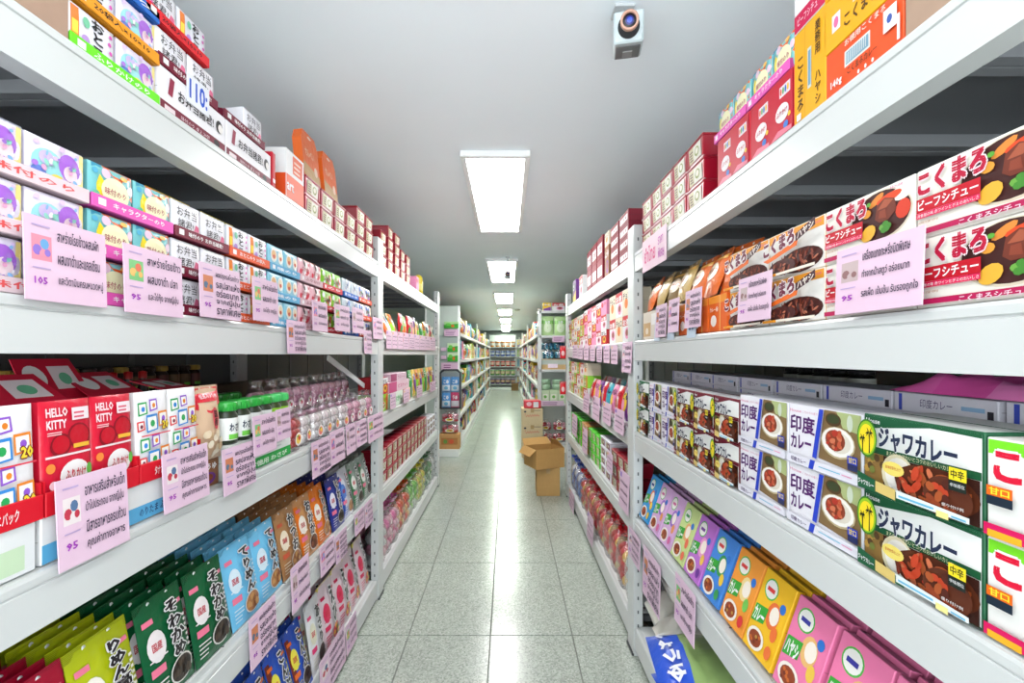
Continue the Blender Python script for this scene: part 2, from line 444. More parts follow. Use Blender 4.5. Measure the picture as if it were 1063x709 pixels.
def d_java(acc):
    def f(p, w, h):
        p.rect(.003, .003, w - .003, h - .003, (244, 247, 244))
        p.poly([(0.003, h*.80), (w*.62, h*.945), (w - .003, h*.93), (w - .003, h - .003), (.003, h - .003)], acc)
        p.text('House', w*.03, h*.885, w*.17, h*.945, WHT, .02)
        p.rect(.003, h*.50, w - .003, h*.585, acc)
        p.text('まろやかな味わいとコクのおいしいカレー', w*.24, h*.515, w*.80, h*.57, (240, 236, 190), .0)
        p.rect(.003, .003, w*.3, h*.5, (150, 116, 60))
        r = random.Random(3)
        for k in range(9): p.ell(w*r.uniform(.03, .22), h*r.uniform(.28, .47), w*.03, h*.05, r.choice([(120, 130, 60), (190, 150, 70), (96, 70, 40)]), 8)
        p.rect(w*.22, .003, w - .003, h*.5, (60, 28, 20))
        p.ell(w*.36, h*.30, w*.155, h*.26, (234, 226, 190)); p.ell(w*.37, h*.30, w*.13, h*.22, (250, 248, 240))
        p.food(w*.66, h*.27, w*.33, h*.25, CURRY + [(216, 120, 80), (190, 50, 36)], 46, 5, .15)
        p.food(w*.80, h*.25, w*.18, h*.22, CURRY, 14, 6, .24)
        p.poly([(.003, .003), (w*.48, .003), (w*.48, h*.10), (.003, h*.24)], acc)
        p.text('ジャワカレー', w*.025, h*.085, w*.19, h*.15, WHT, .02, rise=-h*.02)
        p.poly([(w*.21, h*.045), (w*.40, h*.02), (w*.40, h*.15), (w*.21, h*.18)], (222, 196, 116))
        p.poly([(w*.41, .006), (w*.97, .006), (w*.97, h*.115), (w*.41, h*.15)], (236, 244, 244))
        p.rect(w*.43, h*.075, w*.72, h*.10, (110, 190, 226)); p.rect(w*.74, h*.02, w*.83, h*.09, (244, 236, 150)); p.rect(w*.85, h*.065, w*.95, h*.085, (110, 190, 226))
        p.ell(w*.125, h*.70, w*.105, h*.245, (60, 128, 40), 26); p.ell(w*.125, h*.70, w*.094, h*.22, (150, 196, 40), 26); p.ell(w*.125, h*.69, w*.078, h*.19, (250, 222, 40), 24)
        for cx, cy, s_ in ((.155, .76, 1.0), (.085, .68, .75)):           # two palm trees
            p.poly([(w*cx - w*.006, h*.51), (w*cx + w*.006, h*.51), (w*(cx + .006), h*cy), (w*(cx - .002), h*cy)], (20, 40, 20))
            for a in (-2.7, -.5, -1.9, -1.2, .1, 3.2, .9, 2.3):
                ex = w*.042*s_*math.cos(a); ey = h*.11*s_*math.sin(a)
                p.poly([(w*cx, h*cy + h*.012), (w*cx + ex*.5, h*cy + ey*.35 + h*.03), (w*cx + ex, h*cy + ey), (w*cx + ex*.5, h*cy + ey*.3)], (20, 40, 20)); p.l -= 1
            p.l += 1
        p.text('ジャワカレー', w*.26, h*.625, w*.90, h*.87, NAVY, .05, out=WHT, ow=.03, rise=-h*.03)
        p.rect(w*.845, h*.47, w*.965, h*.60, (246, 226, 40)); p.text('中辛', w*.86, h*.49, w*.95, h*.58, (60, 60, 30), .02)
        p.rect(w*.845, h*.36, w*.965, h*.47, (26, 40, 34)); p.text('辛味順位', w*.855, h*.40, w*.955, h*.44, WHT)
        p.ell(w*.40, h*.40, w*.10, h*.085, (240, 220, 110)); p.text('香味野菜仕上げ', w*.33, h*.39, w*.47, h*.43, (190, 40, 30))
        p.text('盛り付け例', w*.80, h*.17, w*.95, h*.205, WHT)
    return f
def d_indo(p, w, h):
    p.rect(.002, .002, w - .002, h - .002, (240, 240, 246))
    p.text('House', w*.02, h*.87, w*.2, h*.92, (226, 90, 150))
    p.text('こだわりの香り', w*.22, h*.87, w*.44, h*.91, (214, 120, 160))
    p.text('印度', w*.03, h*.55, w*.40, h*.82, (88, 34, 110), .035)
    p.text('カレー', w*.04, h*.27, w*.35, h*.50, (88, 34, 110), .04)
    p.poly([(w*.54, h*.99), (w*.62, h*.99), (w*.985, h*.99), (w*.985, h*.16), (w*.46, h*.22)], (134, 108, 70))
    p.poly([(w*.70, h*.99), (w*.985, h*.99), (w*.985, h*.72), (w*.78, h*.76)], (176, 190, 130))
    p.ell(w*.66, h*.86, w*.10, h*.10, (84, 60, 34)); p.ell(w*.66, h*.87, w*.08, h*.07, (58, 70, 40))
    p.ell(w*.865, h*.85, w*.035, h*.12, (206, 218, 196))
    p.ell(w*.715, h*.53, w*.215, h*.235, (196, 180, 140)); p.ell(w*.715, h*.54, w*.20, h*.215, (250, 248, 240)); p.ell(w*.73, h*.54, w*.15, h*.16, (228, 222, 206))
    p.food(w*.69, h*.56, w*.125, h*.155, REDCURRY, 16, 9, .28)
    p.poly([(w*.50, h*.99), (w*.56, h*.99), (w*.46, h*.20), (w*.40, h*.21)], (36, 66, 196))
    p.rect(w*.86, h*.20, w*.975, h*.29, (40, 48, 96)); p.rect(w*.86, h*.29, w*.975, h*.40, (30, 60, 190)); p.text('甘口', w*.875, h*.305, w*.96, h*.385, (250, 226, 60), .02)
    p.rect(.002, .002, w - .002, h*.165, (232, 232, 242))
    p.poly([(w*.35, .002), (w*.42, .002), (w*.45, h*.165), (w*.38, h*.165)], (36, 66, 196))
    p.text('印度カレー', w*.08, h*.055, w*.32, h*.125, (70, 40, 100), .01); p.rect(w*.5, h*.09, w*.78, h*.105, (120, 196, 226)); p.rect(w*.8, h*.09, w*.92, h*.105, (236, 150, 190))
def d_stew(p, w, h):
    p.rect(.002, .002, w - .002, h - .002, (246, 243, 232))
    p.ell(w*.66, h*.56, w*.325, h*.41, (226, 214, 190), 28); p.ell(w*.66, h*.57, w*.31, h*.385, (66, 30, 28), 28)
    p.ell(w*.88, h*.80, w*.10, h*.11, (246, 243, 232), 14)
    p.ell(w*.63, h*.83, w*.09, h*.06, (226, 140, 60), 10, rot=.5); p.ell(w*.76, h*.80, w*.13, h*.07, (226, 76, 36), 12, rot=.15); p.ell(w*.90, h*.55, w*.07, h*.15, (214, 64, 40), 12, rot=-.4)
    p.poly([(w*.62, h*.52), (w*.64, h*.74), (w*.72, h*.82), (w*.82, h*.76), (w*.84, h*.58), (w*.76, h*.46), (w*.67, h*.45)], (116, 52, 36))
    p.poly([(w*.65, h*.66), (w*.72, h*.80), (w*.81, h*.75), (w*.74, h*.66)], (168, 88, 62)); p.poly([(w*.66, h*.52), (w*.67, h*.63), (w*.73, h*.64), (w*.74, h*.50)], (142, 66, 46))
    p.ell(w*.53, h*.66, w*.05, h*.07, (236, 160, 60), 10); p.ell(w*.55, h*.33, w*.085, h*.12, (234, 178, 60), 12, rot=.5)
    for a, b_ in ((.70, .36), (.735, .40), (.765, .36), (.72, .31), (.75, .32)): p.ell(w*a, h*b_, w*.033, h*.05, (70, 140, 50) if a > .71 else (110, 170, 70), 8)
    p.ell(w*.56, h*.80, w*.025, h*.035, (96, 170, 60), 8)
    p.text('こくまろ', w*.035, h*.62, w*.53, h*.93, (190, 18, 60), .065, out=(250, 232, 236), ow=.05, rise=h*.02)
    p.rect(w*.02, h*.37, w*.50, h*.57, (196, 20, 40)); p.text('ビーフシチュー', w*.035, h*.405, w*.485, h*.54, WHT, .03)
    p.rect(w*.02, h*.285, w*.50, h*.365, (226, 40, 90)); p.text('洋食屋の味 赤ワインとデミのおいしさ', w*.03, h*.30, w*.49, h*.35, WHT)
    p.text('House', w*.80, h*.90, w*.92, h*.95, (226, 60, 150))
    p.text('調理例', w*.04, h*.20, w*.2, h*.235, (200, 150, 120))
    p.rect(.002, .004, w - .002, h*.125, (186, 22, 84)); p.text('こくまろシチュールウ', w*.36, h*.025, w*.93, h*.105, (250, 226, 236), .02)
def d_hayashi(p, w, h):
    p.rect(.002, .002, w - .002, h - .002, (246, 244, 238))
    p.rect(.002, h*.80, w - .002, h - .002, (246, 160, 30)); p.text('House', w*.80, h*.88, w*.95, h*.95, (236, 90, 140))
    p.ell(w*.30, h*.66, w*.30, h*.22, (246, 246, 240), 18)
    p.food(w*.60, h*.27, w*.38, h*.25, STEW, 70, 4, .12)
    p.food(w*.36, h*.2, w*.26, h*.17, STEW, 26, 14, .15)
    p.poly([(w*.02, h*.44), (w*.12, h*.36), (w*.68, h*.54), (w*.70, h*.66), (w*.14, h*.46)], (236, 110, 30))
    p.poly([(w*.66, h*.62), (w*.985, h*.80), (w*.985, h*.96), (w*.66, h*.78)], (64, 26, 40)); p.text('ハヤシ', w*.69, h*.66, w*.96, h*.80, (246, 236, 226), .03, rise=h*.12)
    p.text('こくまろ', w*.045, h*.50, w*.64, h*.80, (110, 16, 54), .065, out=(250, 244, 244), ow=.05, rise=h*.12)
    p.rect(.002, .003, w - .002, h*.09, (246, 236, 220)); p.rect(w*.02, .003, w*.3, h*.09, (246, 160, 30))
def d_koku(p, w, h):
    p.rect(.002, .002, w - .002, h - .002, (246, 247, 242))
    p.poly([(.002, h*.84), (w*.998, h*.90), (w - .002, h - .002), (.002, h - .002)], (124, 226, 40))
    p.text('こくまろ', w*.06, h*.58, w*.96, h*.90, (226, 22, 60), .06, out=(252, 246, 246), ow=.05)
    p.ell(w*.62, h*.33, w*.36, h*.27, (232, 200, 150), 22); p.food(w*.64, h*.31, w*.32, h*.23, CURRY, 22, 8, .2)
    p.text('マイルドな味わい', w*.42, h*.52, w*.9, h*.57, (226, 40, 120), .02)
    p.ell(w*.62, h*.29, w*.17, h*.10, (240, 220, 90)); p.text('香味野菜', w*.52, h*.27, w*.72, h*.31, (200, 60, 40))
    p.rect(w*.03, h*.34, w*.20, h*.43, (26, 44, 60)); p.rect(w*.03, h*.43, w*.20, h*.53, (240, 110, 20)); p.text('甘口', w*.05, h*.445, w*.18, h*.515, (250, 240, 60), .03)
    p.rect(.002, .003, w - .002, h*.15, (222, 20, 96)); p.rect(w*.04, h*.02, w*.26, h*.09, (246, 180, 40)); p.text('こくまろカレー', w*.3, h*.03, w*.62, h*.12, (246, 190, 210), .02)

P_JAVA = carton(.170, .108, .05, (30, 96, 62), d_java((26, 92, 58)), top=(226, 230, 226))
P_JAVA_RED = carton(.124, .1, .05, (118, 22, 44), d_java((116, 20, 44)), top=(226, 226, 230))
P_JAVA_GRN = carton(.124, .1, .05, (30, 96, 62), d_java((26, 104, 64)), top=(226, 230, 226))
P_INDO = carton(.176, .106, .05, (232, 232, 240), d_indo, side=(226, 226, 238))
P_INDO_S = carton(.134, .1, .05, (232, 232, 240), d_indo)
P_STEW = carton(.164, .086, .05, (246, 243, 234), d_stew)
P_HAYASHI = carton(.160, .086, .05, (246, 236, 220), d_hayashi, side=(246, 190, 90))
P_KOKU = carton(.150, .106, .05, (246, 246, 240), d_koku)
def d_plain_indo(p, w, h):
    p.rect(.002, .002, w - .002, h - .002, (226, 226, 236)); p.rect(w*.06, .002, w*.10, h - .002, (60, 80, 190))
    p.text('印度カレー', w*.3, h*.3, w*.62, h*.75, (70, 50, 110)); p.rect(w*.7, h*.4, w*.9, h*.6, (150, 190, 226)); p.rect(w*.92, h*.1, w*.97, h*.5, (40, 40, 50))
P_INDO_FLAT = carton(.165, .03, .11, (224, 224, 234), d_plain_indo)

# -- small seaweed packs that stand in display trays
PW, PH = .088, .066
def pack(w, h, d, col, draw, mat='glossy_film'):
    """soft pack with rounded pillow front and a folded top"""
    mb = MB()
    def wf(u, v):
        a = min(max(u / w, 0), 1); b_ = min(max(v / h, 0), 1)
        return .005 * (1 - (max(math.sin(math.pi * a), 0) ** .22) * (max(math.sin(math.pi * b_), 0) ** .22))
    n = 8; vs = []; fs = []
    for j in range(n + 1):
        for i in range(n + 1): u = w * (.5 - .5*math.cos(math.pi*i/n)); v = h * (.5 - .5*math.cos(math.pi*j/n)); vs.append((u, wf(u, v), v))
    for j in range(n):
        for i in range(n): fs.append((j*(n+1)+i, j*(n+1)+i+1, (j+1)*(n+1)+i+1, (j+1)*(n+1)+i))
    mb.mesh(vs, fs, col, True)
    e = .005; mb.mesh([(0,e,0),(w,e,0),(w,d,0),(0,d,0),(0,e,h),(w,e,h),(w,d,h-.004),(0,d,h-.004)], [(0,3,2,1),(4,5,6,7),(2,3,7,6),(1,2,6,5),(0,4,7,3)], col)
    draw(Print(mb, warp=lambda u, v: wf(u, v) - .0003), w, h)
    return Proto(mb.build('pack', mat), w, h, d)
def d_bento(p, w, h):
    p.text('お弁当', w*.12, h*.56, w*.82, h*.86, BLK, .0, res=1); p.text('諸君!', w*.16, h*.20, w*.70, h*.50, BLK, .0, res=1)
    p.poly([(w*.68, h*.12), (w*.94, h*.12), (w*.90, h*.42), (w*.78, h*.46)], (232, 110, 150))
def d_lilac(p, w, h):
    p.ell(w*.33, h*.45, w*.27, h*.33, (160, 224, 226)); p.ell(w*.70, h*.55, w*.2, h*.3, (176, 110, 220)); p.ell(w*.72, h*.42, w*.13, h*.18, (250, 226, 232))
    p.ell(w*.30, h*.58, w*.13, h*.16, (214, 196, 244)); p.ell(w*.48, h*.2, w*.12, h*.1, (250, 224, 90)); p.poly([(w*.86, 0.002), (w*.98, .002), (w*.98, h*.96), (w*.9, h*.96)], (248, 232, 140))
    p.ell(w*.17, h*.25, w*.12, h*.12, (120, 150, 230)); p.text('のりカット', w*.1, h*.06, w*.5, h*.16, (150, 60, 170), .02, res=1); p.ell(w*.8, h*.16, w*.06, h*.06, (240, 160, 60))
    r = random.Random(12)
    for k in range(26): p.ell(w*r.uniform(.06, .84), h*r.uniform(.12, .92), w*r.uniform(.02, .06), h*r.uniform(.02, .07), r.choice([(250, 246, 250), (226, 200, 246), (140, 190, 236), (240, 170, 206), (150, 220, 200), (170, 120, 214)]), 8, rot=r.uniform(0, 3))
def d_orange(p, w, h):
    p.poly([(w*.25, h*.98), (w*.98, h*.98), (w*.98, h*.35), (w*.6, h*.75)], (240, 104, 40)); p.poly([(.004, .004), (w*.2, .004), (w*.25, h*.98), (.004, h*.98)], (60, 150, 180))
    p.poly([(w*.16, h*.03), (w*.27, h*.1), (w*.30, h*.6), (w*.2, h*.75), (w*.13, h*.5)], (250, 226, 40))
    p.ell(w*.56, h*.42, w*.33, h*.36, (248, 246, 200), 20); p.ell(w*.34, h*.82, w*.1, h*.12, (238, 206, 226)); p.ell(w*.92, h*.62, w*.08, h*.12, (238, 206, 226))
    p.text('味付のり', w*.3, h*.32, w*.8, h*.5, (190, 110, 120), .02, res=1); p.ell(w*.1, h*.8, w*.06, h*.07, (90, 180, 214)); p.ell(w*.12, h*.25, w*.07, h*.08, (110, 200, 160)); p.ell(w*.75, h*.86, w*.09, h*.06, (250, 190, 90)); p.ell(w*.85, h*.16, w*.08, h*.09, (120, 190, 70))
def d_musubi(p, w, h):
    p.rect(w*.05, h*.05, w*.2, h*.92, (236, 130, 40)); p.rect(w*.07, h*.3, w*.18, h*.6, (250, 220, 70)); p.text('お\nと\nこ', w*.46, h*.1, w*.72, h*.92, BLK, .04, res=1)
    for k in range(4): p.ell(w*(.84 + .03*(k % 2)), h*(.2 + .2*k), w*.04, h*.05, (226, 90, 190))
    p.ell(w*.32, h*.3, w*.08, h*.1, (190, 150, 220)); p.ell(w*.33, h*.7, w*.07, h*.12, (120, 200, 160))
def d_sky(p, w, h):
    for cx, c in ((.30, (238, 190, 130)), (.74, (240, 222, 190))):
        p.ell(w*cx, h*.58, w*.19, h*.29, (246, 246, 240)); p.ell(w*cx, h*.6, w*.14, h*.2, c); p.ell(w*cx, h*.52, w*.08, h*.08, (206, 80, 60))
    p.rect(.004, .004, w*.96, h*.2, (90, 170, 214)); p.text('のり', w*.4, h*.04, w*.6, h*.17, WHT, .02, res=1)
def d_mix(cols, seed):
    def f(p, w, h):
        r = random.Random(seed)
        for k in range(9): p.ell(w*r.uniform(.12, .88), h*r.uniform(.15, .85), w*r.uniform(.06, .17), h*r.uniform(.06, .2), r.choice(cols), 10, rot=r.uniform(0, 3))
        p.text(r.choice(['のり', 'ふりかけ', 'おにぎり']), w*.2, h*.4, w*.8, h*.62, r.choice([WHT, (200, 30, 60), NAVY]), .04, res=1)
    return f
PK = {
 'bento': pack(PW, PH, .05, (240, 240, 246), d_bento), 'lilac': pack(PW, PH, .05, (232, 226, 244), d_lilac),
 'orange': pack(PW, PH, .05, (120, 196, 200), d_orange), 'musubi': pack(PW, PH, .05, (234, 236, 244), d_musubi),
 'sky': pack(PW, PH, .05, (150, 212, 232), d_sky), 'pinky': pack(PW, PH, .05, (248, 196, 206), d_mix([(250, 220, 60), (220, 40, 70), WHT, (60, 50, 50)], 2)),
 'green': pack(PW, PH, .05, (140, 214, 60), d_mix([(250, 240, 200), (220, 60, 40), (60, 150, 50), WHT], 3)), 'blue': pack(PW, PH, .05, (214, 230, 240), d_mix([(40, 110, 200), (90, 190, 90), WHT, (30, 60, 130)], 4)),
 'multi': pack(PW, PH, .05, (236, 236, 240), d_mix([(60, 120, 220), (230, 90, 40), (130, 200, 90), (180, 120, 220)], 5)),
}
TRAY_H = .0765
def tray(w, col, lip_text=None, txt=(255, 255, 255), depth=.16):
    """open display carton: base, low back and end walls; the printed front lip is a part of its own"""
    mb = MB(); dk = tuple(int(v * .92) for v in col)
    mb.box(0, .003, 0, w, depth, .002, dk); mb.box(0, depth - .003, .002, w, depth, .045, dk)
    for x in (0, w - .002): mb.poly([(x, .003, .002), (x, depth, .002), (x, depth, .045), (x, .003, .02)], dk); mb.poly([(x + .002, .003, .002), (x + .002, .003, .02), (x + .002, depth, .045), (x + .002, depth, .002)], dk)
    body = mb.build('tray', 'printed_card')
    mb = MB(); mb.box(0, -.001, 0, w, .002, .021, col, c=.0008); p = Print(mb, -.001)
    if lip_text: p.text(lip_text, w*.22, .006, w*.86, .0155, txt, .02, res=1); p.rect(w*.06, .005, w*.14, .016, WHT)
    return Proto(body, w, TRAY_H, depth, [('front_lip', mb.build('front_lip', 'printed_card'))])
TR = {'bento': tray(2*PW, (120, 20, 50), '味付のり お弁当諸君!'), 'lilac': tray(2*PW, (238, 214, 220), '味付のり', (236, 90, 90)), 'orange': tray(2*PW, (240, 96, 190), 'キャラクターのり'),
 'musubi': tray(2*PW, (240, 92, 40), 'おとこのり 20袋入'), 'sky': tray(2*PW, (96, 178, 220), '味のり'), 'pinky': tray(2*PW, (226, 190, 200), 'ふりかけ', (150, 40, 60)), 'green': tray(2*PW, (222, 40, 60), 'のり'),
 'blue': tray(2*PW, (40, 110, 206), '味のり'), 'multi': tray(2*PW, (238, 90, 50), 'のり'), 'lime': tray(2*PW, (110, 232, 30), 'ふりかけのり'), 'amber': tray(2*PW, (246, 160, 30), '20袋入×10×10', BLK), 'red': tray(2*PW, (232, 36, 46), '20袋入×10×10', BLK)}
LOOK = {'bento': 'black-lettered white pack', 'lilac': 'pastel lilac seaweed pack', 'orange': 'orange and teal seaweed pack', 'musubi': 'orange-striped white pack', 'sky': 'sky blue picture pack', 'pinky': 'pink and yellow pack',
        'green': 'lime green seaweed pack', 'blue': 'pale blue and green pack', 'multi': 'spotted white pack'}
TLOOK = {'bento': 'maroon', 'lilac': 'pale pink', 'orange': 'magenta', 'musubi': 'orange', 'sky': 'sky blue', 'pinky': 'dusty pink', 'green': 'red', 'blue': 'blue', 'multi': 'vermilion', 'lime': 'lime green', 'amber': 'amber', 'red': 'bright red'}
TIERS = ['lowest', 'middle', 'upper']
def stack_trays(side, kind, y0, z, where, tiers=3, tkind=None, pk2=None, dep=.012, sx=1.0, tnames=TIERS, skip_packs=()):
    """display trays stacked on a shelf; each tray and each pack in it is a thing of its own"""
    tk = tkind or kind
    for t in range(tiers):
        zz = z + t * TRAY_H
        o = put(side, TR[tk], 'display_tray', '%s display tray, %s tier, on the %s' % (TLOOK[tk], tnames[t], where), 'display tray', 'display trays on the ' + where, y0, zz + .001, dep)
        o.scale = (sx, 1, 1)
        for k in range(2):
            if (t, k) in skip_packs: continue
            q = (pk2 or kind) if (t + k) % 2 else kind
            lab = '%s, %s in the %s %s tray, %s' % (LOOK[q], ('left', 'right')[k], tnames[t], TLOOK[tk], where)
            yy = y0 + (k if side == 'L' else 1 - k) * PW * sx + .003
            o = put(side, PK[q], 'seaweed_pack', lab, 'pack', 'seaweed packs on the ' + where, yy, zz + .0075, dep + .0045)
            o.scale = (sx * .945, 1, 1)

# -- crimson plastic tubs with paper labels
def tub(w=.112, h=.06, d=.1, col=(156, 10, 38), lab=(232, 230, 214)):
    mb = MB(); t = .005
    v = [(t, t, 0), (w - t, t, 0), (w - t, d - t, 0), (t, d - t, 0), (.001, .001, h - .009), (w - .001, .001, h - .009), (w - .001, d - .001, h - .009), (.001, d - .001, h - .009)]
    mb.mesh(v, [(0,3,2,1), (0,1,5,4), (1,2,6,5), (2,3,7,6), (3,0,4,7)], col)
    for x in (t*.6, w - t*.6 - .006): mb.box(x, .0005, .001, x + .006, .004, h - .009, tuple(min(255, int(v_*1.12)) for v_ in col), c=.001)
    body = mb.build('tub', 'moulded_plastic')
    mb = MB(); mb.box(-.001, -.002, h - .0095, w + .001, d + .002, h - .001, col, c=.003); mb.box(.012, .012, h - .001, w - .012, d - .012, h + .001, tuple(int(v_*.9) for v_ in col), c=.0008); lid = mb.build('lid', 'moulded_plastic')
    mb = MB(); y = lambda u, v: .0005 + .004 * (1 - v / h) * .8 - .0012
    p = Print(mb, warp=y); p.rect(.016, .006, w - .016, h - .013, lab); p.rect(.016, .006, w*.42, h - .013, (206, 196, 150)); p.ell(w*.62, h*.45, w*.14, h*.22, (150, 160, 90), 12); p.ell(w*.62, h*.47, w*.09, h*.14, (240, 234, 214), 10)
    p.lines(w*.2, h*.2, w*.4, h*.7, 4, (90, 40, 60), 1)
    label = mb.build('label', 'printed_card')
    return Proto(body, w, h, d, [('lid', lid), ('label', label)])
P_TUB = tub(); P_TUB_G = tub(.11, .06, .1, (86, 214, 44), (222, 226, 190)); P_TUB_O = tub(.11, .06, .1, (206, 140, 70), (226, 206, 170)); P_TUB_P = tub(.11, .05, .1, (226, 226, 234), (150, 60, 120))

# -- pouches
def pouch(w, h, t, base, draw, holes=True, mat='glossy_film', nm='pouch', seal=None):
    mb = MB(); n, m = 6, 8
    def bul(u, v):
        a = min(max(u / w, 0), 1); b_ = min(max((v - .008) / (h - .026), 0), 1)
        return (max(math.sin(math.pi*a), 0) ** .5) * (max(math.sin(math.pi*b_), 0) ** .45)
    def wf(u, v): return t/2 - t/2 * bul(u, v)
    for sgn in (1, -1):
        vs = []; fs = []; cs = []
        for j in range(m + 1):
            for i in range(n + 1):
                u = w*i/n; v = h*j/m; y = t/2 - sgn * (t/2 * bul(u, v) + .0004); vs.append((u, y, v))
        for j in range(m):
            for i in range(n):
                q = (j*(n+1)+i, j*(n+1)+i+1, (j+1)*(n+1)+i+1, (j+1)*(n+1)+i); fs.append(q if sgn == 1 else q[::-1]); cs.append(base)
        mb.mesh(vs, fs, cs, True)
    draw(Print(mb, warp=lambda u, v: wf(u, v) - .0012, step=.0002), w, h)
    body = mb.build(nm, mat)
    mb = MB(); sc = seal or tuple(int(v*.86) for v in base)
    for k in range(6): mb.box(0, t/2 - .0011, h - .016 + k*.0026, w, t/2 + .0011, h - .0145 + k*.0026, sc)
    if holes:
        for cx in (.3, .7): mb.lathe([(.004, t/2 - .0014), (.004, t/2 - .0016), (.0001, t/2 - .0016)], w*cx, h - .008, 8, (236, 240, 240), 'y')
    return Proto(body, w, h, t, [('heat_seal', mb.build('heat_seal', mat))])
def d_pouch(name, ell, photo, rect=(232, 120, 150), stripe=None):
    def f(p, w, h):
        if stripe: p.rect(.003, h*.04, w*.2, h*.88, stripe)
        p.ell(w*.25, h*.56, w*.17, h*.15, ell, 16); p.text('国産', w*.16, h*.52, w*.34, h*.6, (200, 40, 60), .02, res=1)
        p.rect(w*.08, h*.30, w*.34, h*.375, rect); p.rect(w*.07, h*.78, w*.27, h*.83, rect); p.rect(w*.74, h*.80, w*.92, h*.84, rect)
        p.lines(w*.08, h*.44, w*.42, h*.47, 1, ell, 1); p.lines(w*.08, h*.08, w*.36, h*.26, 4, ell, 2, .3); p.lines(w*.86, h*.34, w*.93, h*.7, 7, ell, 3, .5)
        p.ell(w*.66, h*.19, w*.27, h*.13, (226, 226, 220), 16); p.food(w*.66, h*.19, w*.24, h*.115, photo, 10, 3, .3)
        p.text('\n'.join(name), w*.50, h*.34, w*.80, h*.88, BLK, .05, out=WHT, ow=.07, res=1)
    return f
DARK = [(50, 40, 34), (70, 56, 44), (36, 28, 26)]; BRN = [(176, 120, 70), (200, 150, 90), (150, 90, 50)]
PO = {
 'maroon': pouch(.122, .2, .02, (126, 16, 46), d_pouch('ちりめん', (226, 200, 210), DARK)),
 'crimson': pouch(.122, .2, .02, (178, 14, 50), d_pouch('うめ昆布', (240, 226, 230), DARK)),
 'yellow-green': pouch(.122, .2, .02, (178, 190, 20), d_pouch('ちりめん高菜'[-5:], (240, 236, 226), DARK)),
 'dark green': pouch(.122, .2, .02, (14, 92, 52), d_pouch('しそわかめ'[-4:], (232, 226, 226), DARK)),
 'light blue': pouch(.122, .2, .02, (116, 198, 238), d_pouch('てりめん', (214, 236, 246), BRN)),
 'brown': pouch(.122, .2, .02, (176, 130, 84), d_pouch('かつお', (238, 226, 200), BRN, (200, 90, 60))),
 'tan': pouch(.122, .2, .02, (206, 150, 96), d_pouch('おかか', (240, 234, 220), [(96, 50, 30), (140, 80, 50)], stripe=(236, 120, 20))),
 'orange': pouch(.122, .2, .02, (240, 128, 24), d_pouch('ふりかけ', (246, 240, 226), BRN)),
 'navy': pouch(.122, .2, .02, (40, 56, 150), d_pouch('いわし', (226, 230, 240), DARK)),
 'white and blue': pouch(.122, .2, .02, (214, 220, 232), d_pouch('しらす', (80, 130, 210), BRN, stripe=(40, 90, 190))),
 'grey-green': pouch(.122, .2, .02, (150, 170, 158), d_pouch('ごま', (226, 232, 226), DARK, stripe=(60, 120, 80))),
 'blue and brown': pouch(.112, .22, .018, (44, 90, 196), d_pouch('こんぶ', (236, 226, 70), DARK, (236, 110, 30), stripe=(120, 40, 24))),
 'black and white': pouch(.115, .24, .02, (232, 234, 236), d_pouch('あさり', (226, 226, 200), DARK, (230, 60, 120))),
 'pink and white': pouch(.13, .24, .03, (232, 214, 220), d_pouch('えび', (220, 40, 90), [(220, 60, 90), (240, 190, 60), (70, 150, 90)], (214, 40, 90)), seal=(240, 226, 40)),
}
def file_of(side, kind, y0, z, where, which, n=8, gap=.034, dep=.014, lean=-.16, name='seasoning_pouch', zj=.0, cat='pouch', protos=None, look='seasoning pouch', yawj=.03, leanj=.05):
    """a file of like packs standing one behind the other"""
    P = protos or PO
    for k in range(n):
        lab = '%s %s, %s from front, %s, %s' % (kind, look, ORD[k], which, where)
        put(side, P[kind], name, lab, cat, '%ss on the %s' % (look, where), y0 + RND.uniform(-.003, .003), z + .001, dep + k * gap, lean - RND.uniform(0, leanj), RND.uniform(-yawj, yawj))

# -- price cards: laminated pink sheets with Thai lettering and a small picture
THAI = [['สาหร่ายโรยข้าวผสมผัก', 'ผสมงาดำและแคลเซียม', 'และวิตามินครบหมวดหมู่'], ['สาหร่ายโรยข้าว', 'ผสมงาดำ ปลา', 'และไข่กุ้ง จากญี่ปุ่น'], ['เครื่องแกงกะหรี่ชนิดพิเศษ', 'ทำจากน้ำสตูว์ อร่อยมาก', 'รสเผ็ด เข้มข้น รับรองถูกใจ'],
        ['อาหารเสริมสำหรับเด็ก', 'นำไปประกอบ จากญี่ปุ่น', 'มีสารอาหารครบถ้วน', 'คุณค่าทางอาหาร'], ['ผงปรุงรสโรยข้าว', 'รสปลาแห้ง', 'อร่อยมาก', 'จากญี่ปุ่น', 'ราคาพิเศษ']]
CPIC = [[(150, 120, 210), (240, 150, 170), (110, 170, 220)], [(240, 190, 110), (130, 200, 130), (230, 120, 90)], [(150, 110, 110), (200, 180, 180)], [(200, 60, 80), (240, 230, 230), (90, 120, 160)], [(90, 120, 150), (210, 130, 90)]]
CW, CH = .12, .11
